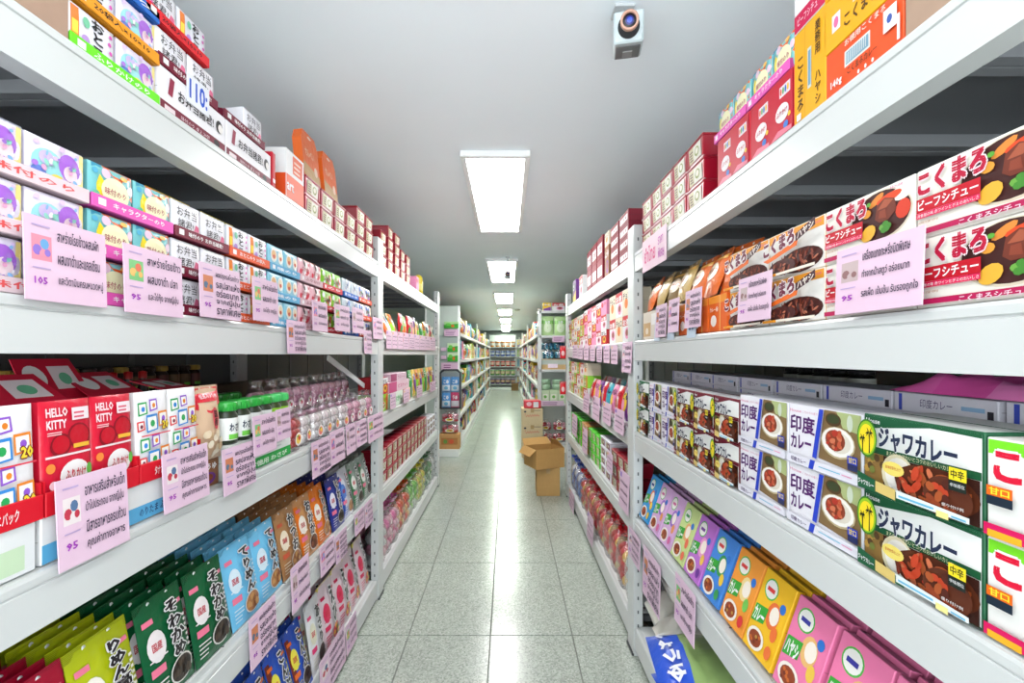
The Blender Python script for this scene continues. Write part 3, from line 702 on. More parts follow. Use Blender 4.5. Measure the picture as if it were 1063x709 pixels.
def card_proto(k, narrow=False):
    mb = MB(); pink = (232, 200, 222); w = CW*.55 if narrow else CW
    mb.box(0, 0, 0, w, .0015, CH, pink, c=.0005); p = Print(mb, 0, step=.0001)
    r = random.Random(k); L = THAI[k]
    if narrow:
        p.rect(w*.06, CH*.80, w*.24, CH*.93, CPIC[k][0]); n = len(L)
        for i, t in enumerate(L):
            y1 = CH*(.74 - .68 * i / n); e = w*(.94 - .12*r.random()); p.text(t, w*.12, y1 - CH*.085, e, y1, (66, 56, 84), .02, res=1)
    else:
        p.rect(w*.08, CH*.48, w*.30, CH*.78, CPIC[k][1])
        for c, a, b_, rr in ((0, .14, .6, .05), (-1, .22, .68, .05), (1, .2, .56, .04), (0, .25, .58, .035)): p.ell(w*a, CH*b_, w*rr, CH*rr*1.3, CPIC[k][c], 9)
        p.text('105' if k == 0 else '95', w*.1, CH*.2, w*.24, CH*.28, (170, 60, 190), .03, res=1)
        p.rect(w*.08, CH*.88, w*.28, CH*.90, (190, 170, 214)); p.rect(w*.08, CH*.38, w*.28, CH*.395, (190, 170, 214)); n = len(L)
        for i, t in enumerate(L):
            y1 = CH*(.90 - .84 * i / n); p.text(t, w*.36, y1 - CH*.15, w*(.97 - .1*r.random()), y1, (58, 50, 74), .015, res=1)
    return Proto(mb.build('price_card', 'printed_card'), w, CH)
CARDS = [card_proto(k) for k in range(5)]; NCARDS = [card_proto(k, True) for k in range(5)]
def card(side, px0, py0, px1, py1, k, where, n, dep=-.006, lean=0.0, narrow=None, desc=''):
    a, b_ = (yl(px0), yl(px1)) if side == 'L' else (yr(px1), yr(px0)); dep -= .006
    ym = 2*a*b_/(a + b_)
    z0 = CAMH + (VPY - py1) * ym / F; z1 = CAMH + (VPY - py0) * ym / F
    nar = narrow if narrow is not None else (b_ - a) < (z1 - z0) * .8
    P = (NCARDS if nar else CARDS)[k]
    sx = (b_ - a) / P.w; sz = (z1 - z0) / CH
    q = Proto(P.me, b_ - a)
    o = put(side, q, 'price_card', 'pink Thai price card, %s%s from near end, %s' % (desc, ORD[n], where), 'price card', 'price cards on the ' + where, a, z0, dep, lean)
    o.scale = (sx, 1, sz)

# -- jars, bottles, clear bags
def jar(lidc, labc, glass, r=.026, h=.1, text=None, txt=NAVY):
    mb = MB(); mb.lathe([(.0001, 0), (r*.9, 0), (r, .006), (r, h*.68), (r*.78, h*.76), (r*.78, h*.80)], r, r, 16, glass); body = mb.build('jar', 'glossy_film')
    mb = MB(); mb.lathe([(r*.82, h*.78), (r*.96, h*.785), (r*.97, h*.97), (r*.9, h), (.0001, h)], r, r, 16, lidc)
    for k in range(16):
        a = 2*math.pi*k/16; x, y = r + r*.97*math.cos(a), r + r*.97*math.sin(a); mb.box(x - .001, y - .001, h*.8, x + .001, y + .001, h*.95, lidc)
    lid = mb.build('lid', 'moulded_plastic')
    mb = MB(); mb.lathe([(r*1.012, h*.10), (r*1.012, h*.62)], r, r, 20, labc); p = Print(mb, warp=lambda u, v: r - math.sqrt(max((r*1.02)**2 - (u - r)**2, 0)))
    if text: p.text(text, r*.35, h*.3, r*1.65, h*.5, txt, .03, res=1)
    p.rect(r*.3, h*.12, r*1.7, h*.24, (120, 210, 80))
    return Proto(body, 2*r, h, 2*r, [('lid', lid), ('label', mb.build('label', 'printed_card'))])
P_JAR = jar((52, 176, 70), (240, 244, 240), (44, 56, 40), text='わさび'); P_JAR_G = jar((80, 206, 110), (160, 224, 60), (60, 80, 40), .022, .1, 'のり', (230, 110, 30))
P_JAR_D = jar((40, 150, 50), (226, 230, 220), (30, 34, 28), text='ごま')
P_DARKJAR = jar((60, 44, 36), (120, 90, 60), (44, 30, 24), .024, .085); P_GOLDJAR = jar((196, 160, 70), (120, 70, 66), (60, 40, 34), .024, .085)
def bottle(glass, cap, lab, r=.02, h=.15):
    mb = MB(); mb.lathe([(.0001, 0), (r, 0), (r, h*.55), (r*.45, h*.75), (r*.42, h*.88)], r, r, 14, glass); body = mb.build('bottle', 'glossy_film')
    mb = MB(); mb.lathe([(r*.5, h*.86), (r*.52, h*.98), (.0001, h)], r, r, 14, cap); c = mb.build('cap', 'moulded_plastic')
    mb = MB(); mb.lathe([(r*1.02, h*.12), (r*1.02, h*.46)], r, r, 14, lab); return Proto(body, 2*r, h, 2*r, [('cap', c), ('label', mb.build('label', 'printed_card'))])
P_SOY = bottle((30, 22, 20), (200, 30, 34), (220, 210, 180))
def clear_bag(w, h, t, body_cols, logo, seed, tie=None):
    """clear film bag with lumpy contents, a printed round logo and a gathered top"""
    r = random.Random(seed); mb = MB(); nx, nz = 3, 3
    for j in range(nz):
        for i in range(nx):
            rx, ry, rz = w/nx*.5, t*.40, h*.70/nz*.58; cx, cy = w*(i + .5)/nx, t*.5; cz = .004 + rz + j*(h*.68 - 2*rz)/(nz - 1)
            prof = [(.0001, -1), (.55, -.83), (.9, -.42), (1, 0), (.9, .42), (.55, .83), (.0001, 1)]; vs = []; fs = []; seg = 8; c = r.choice(body_cols)
            for q in prof:
                for k in range(seg): a = 2*math.pi*k/seg; vs.append((cx + rx*q[0]*math.cos(a), cy + ry*q[0]*math.sin(a), cz + rz*q[1]))
            for a in range(len(prof) - 1):
                for k in range(seg): fs.append((a*seg + k, a*seg + (k+1) % seg, (a+1)*seg + (k+1) % seg, (a+1)*seg + k))
            mb.mesh(vs, fs, c, True)
    cont = mb.build('contents', 'moulded_plastic')
    mb = MB(); n, m = 10, 9; vs = []; fs = []
    for j in range(m + 1):
        f = j/m; prof = (.8 + .2*min(1, f*5)) if f < .62 else (1 - (f - .62)/.38 * .72 if f < .9 else .28 + (f - .9)*4.5)
        for k in range(2*n):
            a = 2*math.pi*k/(2*n); cr = r.uniform(.93, 1.04) if f > .6 else 1
            vs.append((w/2 + w/2*prof*cr*math.copysign(abs(math.cos(a))**.6, math.cos(a)), t/2 + t/2*prof*cr*math.copysign(abs(math.sin(a))**.6, math.sin(a)), h*f))
    for j in range(m):
        for k in range(2*n): k2 = (k + 1) % (2*n); fs.append((j*2*n + k, j*2*n + k2, (j+1)*2*n + k2, (j+1)*2*n + k))
    fs.append(tuple(range(2*n))[::-1]); mb.mesh(vs, fs, (240, 244, 246), True); film = mb.build('clear_bag', 'clear_film')
    mb = MB(); p = Print(mb, -.0015)
    if logo: p.ell(w*.5, h*.26, w*.27, h*.15, (248, 240, 236), 16); p.ell(w*.5, h*.26, w*.2, h*.11, logo[0], 14); p.ell(w*.55, h*.28, w*.1, h*.05, logo[1], 10); p.ell(w*.42, h*.33, w*.07, h*.03, (110, 170, 70), 8)
    parts = [('contents', cont)]
    if logo: parts.append(('logo_label', mb.build('logo_label', 'printed_card')))
    if tie:
        mb = MB(); mb.lathe([(w*.12, h*.885), (w*.17, h*.89), (w*.17, h*.905), (w*.12, h*.91)], w/2, t/2, 12, tie)
        for k in range(10):
            a = 2*math.pi*k/10; mb.poly([(w/2 + w*.1*math.cos(a), t/2 + w*.1*math.sin(a), h*.9), (w/2 + w*.36*math.cos(a - .25), t/2 + w*.3*math.sin(a - .25), h*(1.0 + .03*(k % 2))), (w/2 + w*.36*math.cos(a + .3), t/2 + w*.3*math.sin(a + .3), h*(1.02 - .03*(k % 3)))], tie)
        parts.append(('gathered_top', mb.build('gathered_top', 'glossy_film')))
    return Proto(film, w, h, t, parts)
P_CB = clear_bag(.075, .13, .05, [(240, 238, 238), (236, 226, 228)], ((240, 130, 120), (250, 210, 70)), 1); P_CBR = clear_bag(.08, .135, .05, [(206, 44, 50), (226, 80, 70)], ((250, 210, 90), (226, 60, 50)), 2)
P_CBP = clear_bag(.075, .13, .05, [(222, 140, 176), (236, 180, 204)], ((240, 226, 232), (220, 90, 110)), 3)
# -- generic cartons and pouches for the far shelves
def d_gen(bg, c1, c2, seed, body):
    def f(p, w, h):
        r = random.Random(seed); k = seed % 4
        if k == 0: p.rect(.002, h*.6, w - .002, h - .002, c1); p.ell(w*.6, h*.32, w*.27, h*.22, c2, 14); p.ell(w*.6, h*.34, w*.17, h*.13, (150, 80, 50), 10)
        elif k == 1: p.poly([(.002, .002), (w - .002, .002), (w - .002, h*.5), (.002, h*.25)], c1); p.ell(w*.3, h*.7, w*.18, h*.18, c2, 12)
        elif k == 2: p.rect(w*.68, .002, w - .002, h - .002, c1); p.food(w*.36, h*.35, w*.26, h*.24, [c2, (190, 110, 60), (110, 150, 70), (220, 70, 50)], 8, seed, .3)
        else: p.ell(w*.5, h*.5, w*.38, h*.34, c1, 16); p.ell(w*.5, h*.45, w*.22, h*.2, c2, 12)
        p.text(body, w*.1, h*.62, w*.9, h*.86, r.choice([WHT, NAVY, (200, 30, 50)]), .04, res=1)
    return f
WORDS = ['だし', 'みそ', 'うどん', 'そば', 'お茶', 'のり', 'カレー', 'ラーメン', 'しょうゆ', 'こめ', 'せんべい', 'チョコ']
PALN = ['red', 'yellow', 'green', 'blue', 'white', 'pink', 'orange', 'teal', 'brown', 'purple', 'lime', 'cream']
PALC = [(206, 36, 46), (244, 206, 50), (60, 160, 80), (50, 110, 200), (238, 240, 240), (240, 150, 190), (240, 130, 40), (60, 170, 190), (150, 100, 66), (120, 60, 150), (150, 220, 60), (240, 228, 200)]
GEN = {n: carton(.16, .2, .09, PALC[i], d_gen(PALC[i], PALC[(i*5 + 4) % 12], PALC[(i*7 + 1) % 12], i, WORDS[i])) for i, n in enumerate(PALN)}
GPO = {n: pouch(.13, .2, .035, PALC[i], d_gen(PALC[i], PALC[(i*5 + 4) % 12], PALC[(i*7 + 2) % 12], i + 2, WORDS[(i + 5) % 12])) for i, n in enumerate(PALN)}
def scaled(side, P, w, h, d, name, label, cat, group, y0, z, dep=.012, lean=0.0, yaw=0.0):
    q = Proto(P.me, w, h, d, P.parts); o = put(side, q, name, label, cat, group, y0, z, dep, lean, yaw); o.scale = (w/P.w, d/P.d, h/P.h); return o

# ================================================================= LEFT RACK
LN, LF = 'left near rack', 'far left rack'
# --- top shelf
def d_kraft(lines, col, flip=1):
    def f(p, w, h):
        for i, t in enumerate(lines): p.text(t, w*.38, h*(.34 - .13*i), w*(.93 - .05*i), h*(.44 - .13*i), col, .02)
        p.rect(w*.1, h*.72, w*.3, h*.9, (150, 122, 104))
    return f
P_KRAFT = carton(.34, .27, .3, (158, 132, 114), d_kraft(['しっとあみけい', 'Seasonal foods 1.0'], (70, 120, 170)), mat='kraft_board')
put('L', P_KRAFT, 'cardboard_carton', 'plain brown cardboard carton with blue lettering on the left top shelf', 'carton', None, yl(80) - .34, ZL[4] + .001)
T4 = 'left top shelf'
y = yl(81)
stack_trays('L', 'musubi', y, ZL[4], T4, 1, 'lime', 'lilac', tnames=['lowest'])
stack_trays('L', 'musubi', y, ZL[4] + TRAY_H, T4, 1, 'amber', 'lilac', tnames=['second'])
stack_trays('L', 'lilac', y, ZL[4] + 2*TRAY_H, T4, 1, 'blue', 'musubi', tnames=['third'])
def d_case(p, w, h):
    p.rect(.001, .001, w - .001, h*.24, (120, 20, 50)); p.rect(w*.06, h*.06, w*.2, h*.17, (236, 220, 224)); p.text('味付のり 卓上 20袋', w*.28, h*.07, w*.72, h*.17, (236, 210, 216), res=1); p.ell(w*.84, h*.12, w*.05, h*.09, BLK)
    p.poly([(w*.1, h*.45), (w*.16, h*.43), (w*.19, h*.85), (w*.13, h*.87)], (150, 40, 70)); p.text('お弁当諸君!', w*.24, h*.46, w*.78, h*.74, BLK, .02); p.ell(w*.88, h*.6, w*.06, h*.17, BLK); p.ell(w*.90, h*.57, w*.04, h*.12, (244, 240, 236))
P_CASE = carton(.2, .082, .2, (240, 239, 243), d_case)
for k in range(2): put('L', P_CASE, 'seaweed_case', 'white carton with maroon foot band and black lettering, %s of two, left top shelf' % ('near', 'far')[k], 'carton', 'cartons on the ' + T4, yl(172) + .001 + k * .203, ZL[4] + .001)
stack_trays('L', 'bento', yl(171), ZL[4] + .084, T4, 1, 'bento', tnames=['near'])
stack_trays('L', 'bento', yl(171) + .2, ZL[4] + .084, T4, 1, 'bento', tnames=['far'], skip_packs=((0, 0),))
stack_trays('L', 'bento', yl(171) - .03, ZL[4] + .084 + TRAY_H, T4, 1, 'red', 'musubi', tnames=['topmost'])
mb = MB(); mb.box(0, 0, 0, .07, .0015, .06, (236, 240, 246), c=.0005); Print(mb).text('110:', .008, .012, .062, .05, (40, 90, 210), .03)
put('L', Proto(mb.build('handwritten_note', 'printed_card'), .07), 'handwritten_note', 'white handwritten price note with blue figures on the maroon cartons', 'note', None, yl(199), ZL[4] + .052, .0095, 0)
mb = MB(); mb.box(0, 0, 0, .02, .16, .105, (206, 30, 52), c=.003); mb.box(.003, -.0006, .02, .017, .0, .03, WHT)
put('L', Proto(mb.build('red_binder', 'printed_card'), .02), 'red_binder', 'thin red box standing upright beside the white and orange carton', 'box', None, 1.282, ZL[4] + .001, .016, 0, .06)
def d_art(p, w, h):
    p.rect(.001, .001, w - .001, h*.5, (238, 96, 50)); p.rect(w*.35, h*.58, w*.9, h*.94, (238, 96, 50)); p.lines(w*.42, h*.62, w*.85, h*.9, 3, (250, 210, 190)); p.text('art', w*.05, h*.2, w*.4, h*.36, WHT, .03)
mb = MB(); mb.box(0, 0, 0, .118, .13, .15, (242, 242, 242), c=.001); d_art(Print(mb), .118, .15)
mb.box(-.0006, .001, .001, -.0002, .129, .075, (236, 84, 30)); mb.box(-.0006, .03, .1, -.0002, .1, .14, (240, 236, 236))
p_ = Proto(mb.build('carton', 'printed_card'), .118); put('L', p_, 'orange_white_carton', 'white carton with orange lower half on the left top shelf', 'carton', None, yl(302), ZL[4] + .001, .014)
def hang_bag(col, col2, w=.13, h=.17):
    mb = MB(); prof = [(0, 0), (w, 0), (w, h*.8), (w*.86, h), (w*.14, h), (0, h*.8)]
    mb.prism([(a, b_) for a, b_ in prof], 'y', 0, .03, col); p = Print(mb)
    p.ell(w*.5, h*.92, w*.12, h*.025, (250, 240, 230)); p.poly([(0, 0), (w, 0), (w, h*.25), (0, h*.35)], col2); p.ell(w*.75, h*.3, w*.1, h*.1, (250, 226, 206)); p.text('せんべい', w*.15, h*.5, w*.7, h*.66, (250, 220, 190), .03, res=1)
    return Proto(mb.build('hang_bag', 'glossy_film'), w)
P_HB = hang_bag((238, 108, 34), (206, 170, 120))
for k in range(2): put('L', P_HB, 'orange_bag', 'orange hang-tab bag on top of the crimson tubs, %s of two' % ('near', 'far')[k], 'bag', 'orange bags on the left top shelf', 1.52 + k*.17, ZL[4] + .125, .03, -.1)
def tubs(side, P, y0, z, cols, rows, pitch, where, look='crimson plastic tub', rz=.0615, dep=.012, extra=()):
    for c in range(cols):
        for r_ in range(rows + (1 if c in extra else 0)):
            put(side, P, 'plastic_tub', '%s, %s column from near, %s from bottom, %s' % (look, ORD[c], ORD[r_], where), 'tub', look + 's on the ' + where, y0 + c*pitch, z + .001 + r_*rz, dep, 0, RND.uniform(-.02, .02))
tubs('L', P_TUB, 1.482, ZL[4], 6, 2, .126, T4, extra=(4, 5))
tubs('L', P_TUB, 2.36, ZL[4], 5, 3, .15, 'far left top shelf', extra=(1, 2))
mb = MB(); mb.lathe([(.0001, 0), (.032, .0), (.036, .01), (.036, .1), (.03, .135), (.014, .15), (.0001, .152)], .036, .036, 16, (226, 206, 60)); mb.lathe([(.0365, .03, WHT), (.0365, .08, (236, 226, 140))], .036, .036, 16, (240, 236, 180))
put('L', Proto(mb.build('bottle', 'glossy_film'), .072), 'yellow_bottle', 'squat yellow bottle at the far end of the left top shelf', 'bottle', None, 3.5, ZL[4] + .001)
scaled('L', GEN['pink'], .09, .1, .1, 'pink_white_box', 'small pink and white box beside the yellow bottle, left top shelf', 'box', None, 3.28, ZL[4] + .001)
# --- second shelf: seaweed packs in stacked trays
T3 = 'left second shelf'
yy = .345
for kind, y1 in (('lilac', .535), ('lilac', .72), ('orange', .9), ('bento', 1.078), ('musubi', 1.262), ('sky', 1.445), ('pinky', 1.625), ('green', 1.83), ('blue', 2.015), ('multi', 2.205)):
    sx = min((y1 - yy - .004) / (2*PW), 1.06); nm = T3 if yy > .4 else T3 + ' nearest viewer'
    stack_trays('L', kind, yy, ZL[3], nm, 3, sx=sx); yy = y1
# opened lids standing behind the top tier
for k, (y0, c, c2) in enumerate((( .56, (206, 214, 236), (226, 120, 150)), (.42, (206, 214, 236), (226, 120, 150)), (.93, (236, 206, 40), (120, 20, 50)), (1.1, (240, 220, 60), (240, 92, 40)), (1.64, (226, 120, 40), (150, 220, 60)), (1.82, (60, 120, 190), (226, 120, 40)), (2.05, (70, 140, 200), (240, 220, 60)))):
    mb = MB(); mb.prism([(0, 0), (.15, 0), (.14, .055), (.01, .055)], 'y', 0, .0012, c); Print(mb).poly([(.02, .02), (.09, .02), (.085, .04), (.02, .04)], c2)
    put('L', Proto(mb.build('tray_lid', 'printed_card'), .15), 'tray_lid', 'opened %s tray flap, %s from the near end, left second shelf' % (['pale blue', 'pale blue', 'yellow', 'yellow', 'orange', 'blue', 'blue'][k], ORD[k]), 'flap', 'opened flaps on the ' + T3, y0, ZL[3] + 3*TRAY_H - .012, .075, -.5)
for n, (a, b_, c, d, k) in enumerate(((18, 232, 105, 315, 0), (122, 260, 184, 327, 1), (203, 277, 246, 331, 4), (258, 290, 285, 334, 1), (295, 333, 315, 367, 4), (321, 313, 337, 344, 0), (345, 317, 361, 344, 1), (363, 320, 375, 346, 2), (376, 343, 384, 367, 3), (385, 330, 395, 352, 0))):
    card('L', a, b_, c, d, k, T3, n, -.004 - .002*(n % 2), -.03)
# second shelf, far bay
S3 = 'far left second shelf'
for k, n in enumerate(('cream', 'white', 'cream', 'lime', 'red', 'orange', 'red', 'pink', 'purple', 'lime', 'green', 'lime', 'cream', 'white', 'red', 'cream')):
    lean = -.35 if k < 4 else -.05
    scaled('L', GPO[n], .1, .17 + RND.uniform(-.015, .02), .03, 'slim_pouch', '%s slim pouch, %s from the post, %s' % (n, ORD[k], S3), 'pouch', 'slim pouches on the ' + S3, 2.37 + k*.112, ZL[3] + .001, .012, lean, RND.uniform(-.1, .1))
for k in range(9): card('L', 399 + k*6.1 - k*k*.04, 343 + k*.9, 404.5 + k*6.1 - k*k*.04, 362 + k*.2, k % 5, S3, k, -.005, 0, True)
# --- third shelf, near bay: furikake packs in red trays on a carton, jars, clear bags
T2 = 'left third shelf'; Z = ZL[2] + .001
def d_base(p, w, h):
    p.rect(.001, .001, w - .001, h*.42, (96, 180, 226)); p.text('のりたま ふりかけ', w*.52, h*.12, w*.80, h*.34, (40, 70, 120), .02, res=1); p.rect(w*.84, h*.1, w*.93, h*.36, (226, 240, 246)); p.rect(w*.1, h*.55, w*.4, h*.9, (226, 232, 234))
P_BASE = carton(.33, .066, .24, (238, 241, 241), d_base)
def d_base2(p, w, h): p.rect(w*.55, h*.1, w*.95, h*.6, (206, 232, 196)); p.rect(w*.2, h*.3, w*.5, h*.7, (226, 236, 240))
P_BASE2 = carton(.3, .066, .24, (236, 240, 240), d_base2)
put('L', P_BASE2, 'white_carton', 'flat white carton with pale green print under the nearest packs, left third shelf', 'carton', 'flat cartons on the ' + T2, .335, Z)
put('L', P_BASE, 'white_blue_carton', 'flat white carton with sky blue foot band, left third shelf', 'carton', 'flat cartons on the ' + T2, .642, Z)
def d_furi(p, w, h):
    sq = [(40, 170, 90), (150, 90, 210), (226, 60, 60), (50, 140, 220), (240, 140, 40), (120, 30, 60)]
    for vb in (.52, .1):
        for k, (a, b_, s_) in enumerate(((.06, .2, .26), (.38, .24, .24), (.02, .02, .2), (.26, .0, .34), (.62, .05, .3))):
            p.poly([(w*a, h*(vb + b_)), (w*(a + s_), h*(vb + b_ + .02)), (w*(a + s_ - .02), h*(vb + b_ + s_*.62)), (w*(a - .01), h*(vb + b_ + s_*.6))], sq[k]); p.poly([(w*(a + .03), h*(vb + b_ + .02)), (w*(a + s_ - .04), h*(vb + b_ + .035)), (w*(a + s_ - .05), h*(vb + b_ + s_*.54)), (w*(a + .02), h*(vb + b_ + s_*.52))], (246, 246, 240))
            p.ell(w*(a + s_*.5), h*(vb + b_ + s_*.3), w*s_*.2, h*s_*.12, sq[(k + 3) % 6], 9)
        p.text('20', w*.72, h*(vb + .02), w*.92, h*(vb + .11), (246, 220, 60), .05, out=(120, 30, 40), ow=.08, res=1)
    p.rect(.004, h*.485, w - .004, h*.5, (226, 60, 80))
def d_redpack(p, w, h):
    p.text('HELLO\nKITTY', w*.10, h*.74, w*.50, h*.93, (250, 226, 230), .04, res=1)
    p.ell(w*.72, h*.64, w*.24, h*.13, (140, 12, 30), 18, rot=.5); p.ell(w*.72, h*.645, w*.2, h*.105, (198, 18, 40), 18, rot=.5); p.ell(w*.34, h*.58, w*.2, h*.11, (140, 12, 30), 16, rot=-.4); p.ell(w*.34, h*.585, w*.165, h*.085, (198, 18, 40), 16, rot=-.4)
    p.rect(w*.58, h*.53, w*.92, h*.57, (246, 190, 60)); p.rect(.004, h*.47, w - .004, h*.49, (244, 226, 228))
    p.ell(w*.6, h*.28, w*.3, h*.14, (244, 240, 240), 18); p.ell(w*.8, h*.12, w*.08, h*.05, (60, 120, 200)); p.ell(w*.3, h*.12, w*.09, h*.06, (250, 206, 60)); p.ell(w*.9, h*.3, w*.06, h*.06, (110, 190, 80)); p.text('ふりかけ', w*.4, h*.24, w*.82, h*.33, (206, 40, 60), .03, res=1); p.rect(w*.56, h*.80, w*.92, h*.92, (244, 232, 236)); p.lines(w*.6, h*.82, w*.88, h*.9, 2, (220, 90, 110)); p.lines(w*.08, h*.68, w*.42, h*.72, 2, (246, 200, 206)); p.ell(w*.12, h*.38, w*.08, h*.045, (246, 140, 60)); p.ell(w*.16, h*.22, w*.07, h*.04, (246, 200, 210))
P_FURI = pack(.078, .155, .06, (242, 242, 244), d_furi); P_REDP = pack(.078, .155, .06, (216, 26, 56), d_redpack)
def wide_tray(w, col, txt):
    mb = MB(); mb.box(0, .002, 0, w, .2, .003, col); mb.box(0, .197, .003, w, .2, .06, col)
    for x in (0, w - .002): mb.box(x, .002, .003, x + .002, .2, .05, col)
    b_ = mb.build('tray', 'printed_card'); mb = MB(); mb.box(0, -.001, 0, w, .002, .034, col, c=.0008); Print(mb, -.001).text(txt, w*.2, .008, w*.8, .024, (250, 236, 236), .02, res=1)
    return Proto(b_, w, .05, .2, [('front_lip', mb.build('front_lip', 'printed_card'))])
P_WT = wide_tray(.163, (222, 22, 42), 'タナカの ふりかけ ミニパック'); zt = Z + .067
for k, (y0, c0, c1) in enumerate(((.478, 'f', 'f'), (.644, 'r', 'r'), (.81, 'f', 'f'))):
    put('L', P_WT, 'red_tray', 'red display tray holding furikake packs, %s of three from the near end, left third shelf' % ORD[k], 'display tray', 'red trays on the ' + T2, y0, zt, .008)
    for j, c in enumerate((c0, c1)):
        lab = ('red pack with white lettering' if c == 'r' else 'white pack with bright squares') + ', %s in the %s red tray' % (('left', 'right')[j], ORD[k])
        put('L', P_REDP if c == 'r' else P_FURI, 'furikake_pack', lab, 'pack', 'furikake packs on the ' + T2, y0 + .003 + j*.0795, zt + .004, .0125, -.03, RND.uniform(-.008, .008))
for k, (y0, dd, ln_) in enumerate(((.5, .05, -1.15), (.62, .09, -.95), (.74, .13, -.5), (.83, .11, -1.0), (1.0, .1, -1.3))):
    mb = MB(); c = (206, 24, 58); mb.prism([(0, 0), (.13, 0), (.12, .08), (.01, .08)], 'y', 0, .0015, c); p = Print(mb); p.ell(.035, .045, .02, .022, WHT); p.poly([(.065, .02), (.115, .02), (.11, .065), (.065, .065)], (238, 226, 230)); p.ell(.09, .04, .012, .012, (110, 190, 150))
    put('L', Proto(mb.build('tray_lid', 'printed_card'), .13), 'tray_lid', 'folded-back red carton flap, %s from the near end, left third shelf' % ORD[k], 'flap', 'red flaps on the ' + T2, y0, zt + .15, dd, ln_, RND.uniform(-.2, .2))
def d_dried(p, w, h):
    p.rect(.003, h*.78, w - .003, h*.97, (224, 40, 60)); p.poly([(.003, h*.7), (w*.5, h*.62), (w - .003, h*.74), (w - .003, h*.8), (.003, h*.8)], (224, 40, 60)); p.text('椎茸スライス', w*.2, h*.82, w*.85, h*.93, (246, 200, 206), .02, res=1)
    p.ell(w*.62, h*.55, w*.12, h*.15, (226, 90, 100), 14); p.text('国\n産', w*.55, h*.45, w*.69, h*.65, (60, 30, 30), .04, res=1)
    r = random.Random(5)
    for k in range(16): p.ell(w*r.uniform(.15, .85), h*r.uniform(.08, .36), w*.1, h*.05, r.choice([(240, 222, 190), (214, 184, 140), (250, 240, 216)]), 9, rot=r.uniform(0, 3))
P_DRIED = pouch(.09, .165, .03, (222, 190, 158), d_dried)
scaled('L', GEN['brown'], .085, .06, .06, 'small_tan_box', 'small tan box under the dried mushroom pouch, left third shelf', 'box', None, .98, Z, .03)
put('L', P_DRIED, 'dried_mushroom_pouch', 'beige pouch with red header and dried slices beside the jars, left third shelf', 'pouch', None, .978, Z + .061, .012, -.06)
def d_gbase(p, w, h):
    p.rect(.001, .001, w - .001, h*.34, (40, 170, 76)); p.rect(.001, .001, w*.25, h*.34, (20, 90, 60)); p.text('お徳用 わさび', w*.3, h*.06, w*.92, h*.24, (226, 246, 226), .03, res=1); p.lines(w*.5, h*.45, w*.92, h*.9, 4, (200, 206, 206))
P_GB = carton(.305, .082, .13, (232, 240, 234), d_gbase)
put('L', P_GB, 'green_white_carton', 'white carton with green foot band under the front jars, left third shelf', 'carton', None, 1.075, Z)
for k in range(6): put('L', P_JAR if k < 4 else P_JAR_G, 'seasoning_jar', '%s jar with green lid, front row, %s from near end, left third shelf' % ('white-label' if k < 4 else 'lime-label', ORD[k]), 'jar', 'green-lidded jars on the ' + T2, 1.078 + .0535*k if k < 4 else 1.294 + .0455*(k - 4), Z + .083, .012)
for k in range(6): put('L', P_JAR_D, 'seasoning_jar', 'dark jar with green lid, back row, %s from the near end, left third shelf' % ORD[k], 'jar', 'green-lidded jars on the ' + T2, 1.08 + .054*k if k < 5 else 1.35, Z + .083, .16)
scaled('L', GEN['green'], .33, .082, .12, 'green_carton', 'green carton carrying the back row of jars, left third shelf', 'carton', None, 1.075, Z, .148)
put('L', P_CBR, 'clear_bag', 'clear bag of red sweets with yellow logo, left third shelf', 'bag', 'clear bags on the ' + T2, 1.385, Z, .01)
for k in range(9): put('L', P_CB if k not in (5, 6, 8) else P_CBP, 'clear_bag', '%s clear bag with fruit logo, front row, %s from jars, left third shelf' % ('white' if k not in (5, 6, 8) else 'pink', ORD[k]), 'bag', 'clear bags on the ' + T2, 1.475 + k*.083, Z, .012, 0, RND.uniform(-.1, .1))
mb = MB(); mb.box(0, 0, 0, .86, .16, .085, (150, 60, 110), c=.003, top=(196, 150, 180)); mb.box(.3, -.0006, .01, .84, .0, .07, (50, 110, 200)); put('L', Proto(mb.build('riser_box', 'printed_card'), .86), 'riser_box', 'long purple and blue box carrying the back row of pink bags, left third shelf', 'box', None, 1.4, Z, .1)
for k in range(10): put('L', P_CBP, 'clear_bag', 'pink clear bag, back row, %s from the jars, left third shelf' % ORD[k], 'bag', 'clear bags on the ' + T2, 1.4 + k*.084, Z + .086, .12, 0, RND.uniform(-.1, .1))
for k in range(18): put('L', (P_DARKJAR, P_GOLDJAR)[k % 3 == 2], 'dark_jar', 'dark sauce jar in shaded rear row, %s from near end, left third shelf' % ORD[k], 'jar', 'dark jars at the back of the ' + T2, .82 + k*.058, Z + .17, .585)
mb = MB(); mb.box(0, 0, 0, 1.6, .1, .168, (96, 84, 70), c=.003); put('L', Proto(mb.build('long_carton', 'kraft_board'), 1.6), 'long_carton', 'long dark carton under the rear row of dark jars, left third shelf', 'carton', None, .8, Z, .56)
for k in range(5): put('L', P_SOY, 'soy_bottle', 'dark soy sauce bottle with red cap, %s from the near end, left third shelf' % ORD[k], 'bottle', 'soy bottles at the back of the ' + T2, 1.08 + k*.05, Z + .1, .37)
mb = MB(); mb.box(0, 0, 0, .3, .08, .099, (150, 120, 90), c=.002); put('L', Proto(mb.build('brown_box', 'kraft_board'), .3), 'brown_box', 'brown box under the red-capped soy bottles, left third shelf', 'box', None, 1.06, Z, .36)
